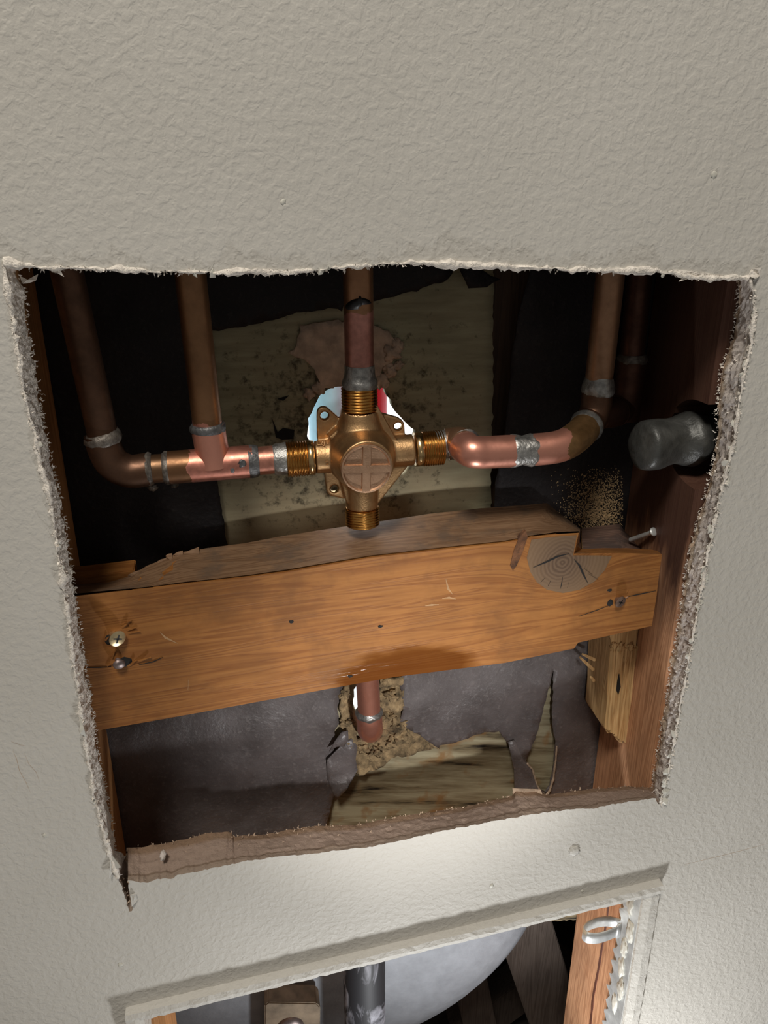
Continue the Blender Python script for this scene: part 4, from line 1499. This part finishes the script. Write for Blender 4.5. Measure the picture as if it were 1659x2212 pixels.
ctop = at(696, 984, PY)
emboss('L2J1', ctop + Vector((0, -0.0052, 0.0083)), lat, Vector((0, 0.75, 0.6)), 0.0042, vt)
emboss('D', ctop + Vector((0.002, -0.0098, -0.0028)), lat, Vector((0, 0.05, 1)), 0.0036, vt)
emboss('UC', cf + Vector((-0.001, 0.0105, 0.0168)), lat, Vector((0, 0.8, 0.5)), 0.0034, vt)

# ------------------------------------------------------------------ tub spout stub below the timber
st = thing('copper_stub', 'short copper stub with elbow in the crumbled hole under the timber', 'pipe', at(797, 1600, 0.088))
YS = 0.086
s0, s1 = at(790, 1400, YS), at(798, 1545, YS)
obj('pipe', tube('pipe', [s0.lerp(s1, i / 6) for i in range(7)], R, 36), M['cu_pink'], st)
es = catmull([at(797, 1538, YS), at(798, 1556, YS), at(799, 1572, YS + 0.003), at(800, 1576, YS + 0.012), at(801, 1574, YS + 0.03)], 7)
obj('elbow', tube('elbow', es, RE, 36), M['cu_pink'], st)
ringband('solder_ring', [at(797, 1532, YS), at(797, 1538, YS), at(797.5, 1545, YS)], [R * 1.03, RE * 1.08, RE * 1.0], M['solder'], st, 0.0004, 31, 36)

# ------------------------------------------------------------------ lower opening: bead, tub, drain
af = thing('access_frame', 'painted proud bead framing the lower access opening', 'frame', (0.09, 0, -0.93))


def bar(name, a, b, wv, y0, y1, mat, parent, rough=0.0006, n=40):
    """bar from a to b, width vector wv, between depths y0 and y1, slightly uneven"""
    Vv, Ff = [], []
    for i in range(n + 1):
        p = a.lerp(b, i / n)
        for dv, y in ((0, y0), (0.5, y0 - 0.0008), (1, y0), (1, y1), (0, y1)):
            q = p + wv * dv
            q = Vector((q.x, y, q.z))
            k = noise.noise(q * 170) * rough
            Vv.append(q + wv.normalized() * k + Vector((0, noise.noise(q * 230) * rough, 0)))
    for i in range(n):
        for j in range(5):
            x = i * 5 + j
            z = i * 5 + (j + 1) % 5
            Ff.append((x, z, z + 5, x + 5))
    Ff += [tuple(range(4, -1, -1)), tuple(n * 5 + j for j in range(5))]
    return obj(name, mesh(name, Vv, Ff), mat, parent)


tl, tr = at(272, 2176, 0), at(1424, 1898, 0)
bar('bead', tl, tr, Vector((0, 0, -0.0078)), -0.0062, 0.012, M['paint'], af, 0.0007, 90)
bl, br = Vector((tl.x + 0.004, 0, -0.93)), Vector((tr.x + 0.004, 0, -0.93))
bar('bead', tr + Vector((0, 0, -0.004)), br, Vector((-0.0125, 0, 0)), -0.0035, 0.012, M['paint'], af, 0.0006, 90)
bar('bead', tl + Vector((0, 0, -0.004)), bl, Vector((0.0115, 0, 0)), -0.006, 0.012, M['paint'], af, 0.0012, 90)
bar('bead', bl, br, Vector((0, 0, 0.01)), -0.006, 0.012, M['paint'], af, 0.0007, 20)
# yellow cut edge inside the top bead, and the metal mesh of the corner bead at the right
bar('board_edge', at(690, 2092, 0.0), at(1295, 1948, 0.0), Vector((0, 0, -0.0035)), 0.0005, 0.026, m_plain('yellow_board_edge', (0.72, 0.60, 0.33), 0.9, var=.2, scale=120), af, 0.0008, 60)
mv, mf = [], []
N = 150
x0 = tr.x - 0.0125
for i in range(N + 1):
    z = tr.z - 0.008 - (tr.z - 0.008 + 0.92) * i / N
    j = abs(((i * 0.21) % 1) - 0.5) * 0.010 + 0.002 * noise.noise(Vector((i * .5, 0, 0)))
    mv += [(x0, -0.001, z), (x0 - 0.0015, 0.012, z), (x0 - 0.002 - j * .25, 0.016 + j, z)]
for i in range(N):
    a = 3 * i
    mf += [(a, a + 1, a + 4, a + 3), (a + 1, a + 2, a + 5, a + 4)]
bead_m = obj('metal_mesh', mesh('metal_mesh', mv, mf), M['galv'], af)
bead_m['label'] = 'bare galvanised corner mesh'
sm = bead_m.modifiers.new('thick', 'SOLIDIFY')
sm.thickness = 0.0007
for k in range(7):
    z = tr.z - 0.014 - 0.021 * k
    obj('filler_lump', lump('filler_lump', (x0 - 0.001, 0.008 + 0.003 * sin(k * 2.3), z), 0.0060, (.18, .75, 1.7), .6, 2.2, 3, k + 70), M['chip'], af)

tm = obj('trimmer_stud', box('trimmer_stud', (XL + 0.0005, 0.029, -0.93), (at(360, 2200, 0.029).x, 0.066, -0.566), 0.001), M['orange'])
tag(tm, 'orange trimmer timber at the left corner of the lower opening', 'stud')

# galvanised strap curled out of the opening
sp_ = catmull([at(1362, 2002, 0.018), at(1345, 1996, 0.022), at(1325, 1991, 0.026), at(1308, 1989, 0.026), at(1284, 1993, 0.020), at(1266, 2002, 0.011), at(1258, 2014, 0.003), at(1266, 2025, -0.004), at(1286, 2028, -0.006), at(1306, 2024, -0.006), at(1324, 2017, -0.005), at(1342, 2010, -0.004)], 7)
fvv, fff = [], []
for i, p in enumerate(sp_):
    hh = 0.0052 + (0.0018 if i > len(sp_) - 5 else 0)
    fvv += [p + Vector((0, 0, hh)), p - Vector((0, 0, hh))]
for i in range(len(sp_) - 1):
    a = 2 * i
    fff.append((a, a + 1, a + 3, a + 2))
so_ = obj('metal_strap', mesh('metal_strap', fvv, fff, True), M['galv'])
q = so_.modifiers.new('thick', 'SOLIDIFY')
q.thickness = 0.0009
tag(so_, 'curled galvanised metal strap in the lower opening', 'strap')

# dark resin streak down the side of the right stud, in the lower opening
def at_x(px, py, X):
    d = FW + RT * ((px - 829.5) / F_PX) + UP * ((1106.0 - py) / F_PX)
    return CAM + d * ((X - CAM.x) / d.x)


rv, rf = [], []
rs = resample([at_x(px, py, XR) for px, py in ((1318, 1925), (1312, 1985), (1302, 2040), (1292, 2100), (1282, 2150), (1274, 2230))], 40)
for i, p in enumerate(rs):
    ww = 0.0011 + 0.0009 * noise.noise(Vector((i * .4, 2, 0))) + 0.0008 * i / 40
    for dy in (-ww, ww):
        rv += [p + Vector((-0.0004, dy, 0)), p + Vector((0.0003, dy, 0))]
for i in range(39):
    a = 4 * i
    rf += [(a, a + 2, a + 6, a + 4), (a, a + 4, a + 5, a + 1), (a + 2, a + 3, a + 7, a + 6)]
obj('resin_streak', mesh('resin_streak', rv, rf), m_plain('resin', (0.14, 0.055, 0.035), 0.4, var=.3, scale=200), sr)

# bathtub seen from behind through the lower opening
tb_ = thing('bathtub', 'grey rounded underside of the bathtub behind the lower opening', 'bathtub', (0.06, 0.5, -0.85))
tv, tfc = [], []
NU = 96
ys = [(0.150, 0.45), (0.1505, 0.70), (0.153, 0.82), (0.160, 0.90), (0.172, 0.955), (0.190, 0.985), (0.215, 1.0), (0.40, 1.0), (0.60, 0.99), (0.70, 0.9), (0.72, 0.7)]
for y, sc in ys:
    for k in range(NU):
        a = 2 * pi * k / NU
        ex, ez = abs(cos(a)) ** (2 / 2.3), abs(sin(a)) ** (2 / 2.3)
        tv.append((0.025 + math.copysign(ex, cos(a)) * 0.255 * sc, y, -0.60 + math.copysign(ez, sin(a)) * (0.262 if sin(a) < 0 else 0.12) * sc))
for i in range(len(ys) - 1):
    for k in range(NU):
        a, b = i * NU + k, i * NU + (k + 1) % NU
        tfc.append((a, b, b + NU, a + NU))
tfc += [tuple(range(NU)), tuple(range((len(ys) - 1) * NU, len(ys) * NU))]
tme = mesh('shell', tv, tfc, True)
sharpen(tme, 60)
obj('shell', tme, M['tub'], tb_)
obj('rim', box('rim', (-0.75, 0.1435, -0.475), (1.15, 0.82, -0.455), 0.004), M['white'], tb_)  # rim widened to an unseen plate, added to stop bathroom light leaking below

dp = thing('drain_pipe', 'upright black plastic drain pipe smeared white behind the lower opening', 'pipe', at(788, 2300, 0.10))
a, b = at(787, 1900, 0.098), at(789, 2560, 0.098)
a.x = b.x = at(787, 2140, 0.098).x
obj('pipe', tube('pipe', [a.lerp(b, i / 8) for i in range(9)], 0.0185, 40), M['abs'], dp)
obj('coupling', tube('coupling', [b + Vector((0, 0, .02)), b, b - Vector((0, 0, .12))], [0.0185, 0.022, 0.022], 36), M['abs'], dp)

bk_ = thing('drain_bracket', 'rusty brown bracket block left of the black drain pipe', 'bracket', at(630, 2300, 0.11))
P = ats([(572, 2172), (580, 2166), (684, 2168), (692, 2176), (690, 2330), (572, 2330)], 0.125)
obj('plate', loft('plate', P, [p + Vector((0, 0.02, 0)) for p in P], 0.001), M['plug'], bk_)
c = at(628, 2222, 0.123)
obj('boss', lathe_axis('boss', c + Vector((0, 0.004, 0)), fy, [(0, 0.013), (0.004, 0.012), (0.006, 0.008)], 28), M['nail'], bk_)

# timbers under the tub
def timber(px0, px1, Y0, Y1, wdt, label, k):
    a, b = at(*px0, Y0), at(*px1, Y1)
    d = (b - a).normalized()
    s = d.cross(Vector((0, 1, 0))).normalized() * wdt
    t = Vector((0, 0.035, 0))
    P = [a - s, a + s, b + s, b - s]
    o = obj('floor_timber', loft('floor_timber', P, [p + t for p in P], 0.001), M['timber'])
    tag(o, label, 'timber')


timber((1120, 1960), (1240, 2330), 0.20, 0.20, 0.030, 'brown slanting timber beside the right stud in the lower opening', 0)
timber((1000, 2250), (1230, 2085), 0.28, 0.28, 0.026, 'grey crosswise timber under the tub in the lower opening', 1)
timber((1010, 2090), (1060, 2320), 0.245, 0.245, 0.020, 'narrow grey upright timber under the curve of the tub', 2)
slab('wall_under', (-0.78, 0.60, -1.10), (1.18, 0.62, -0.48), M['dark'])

for o in bpy.data.objects:
    if '_base' in o:
        del o['_base']
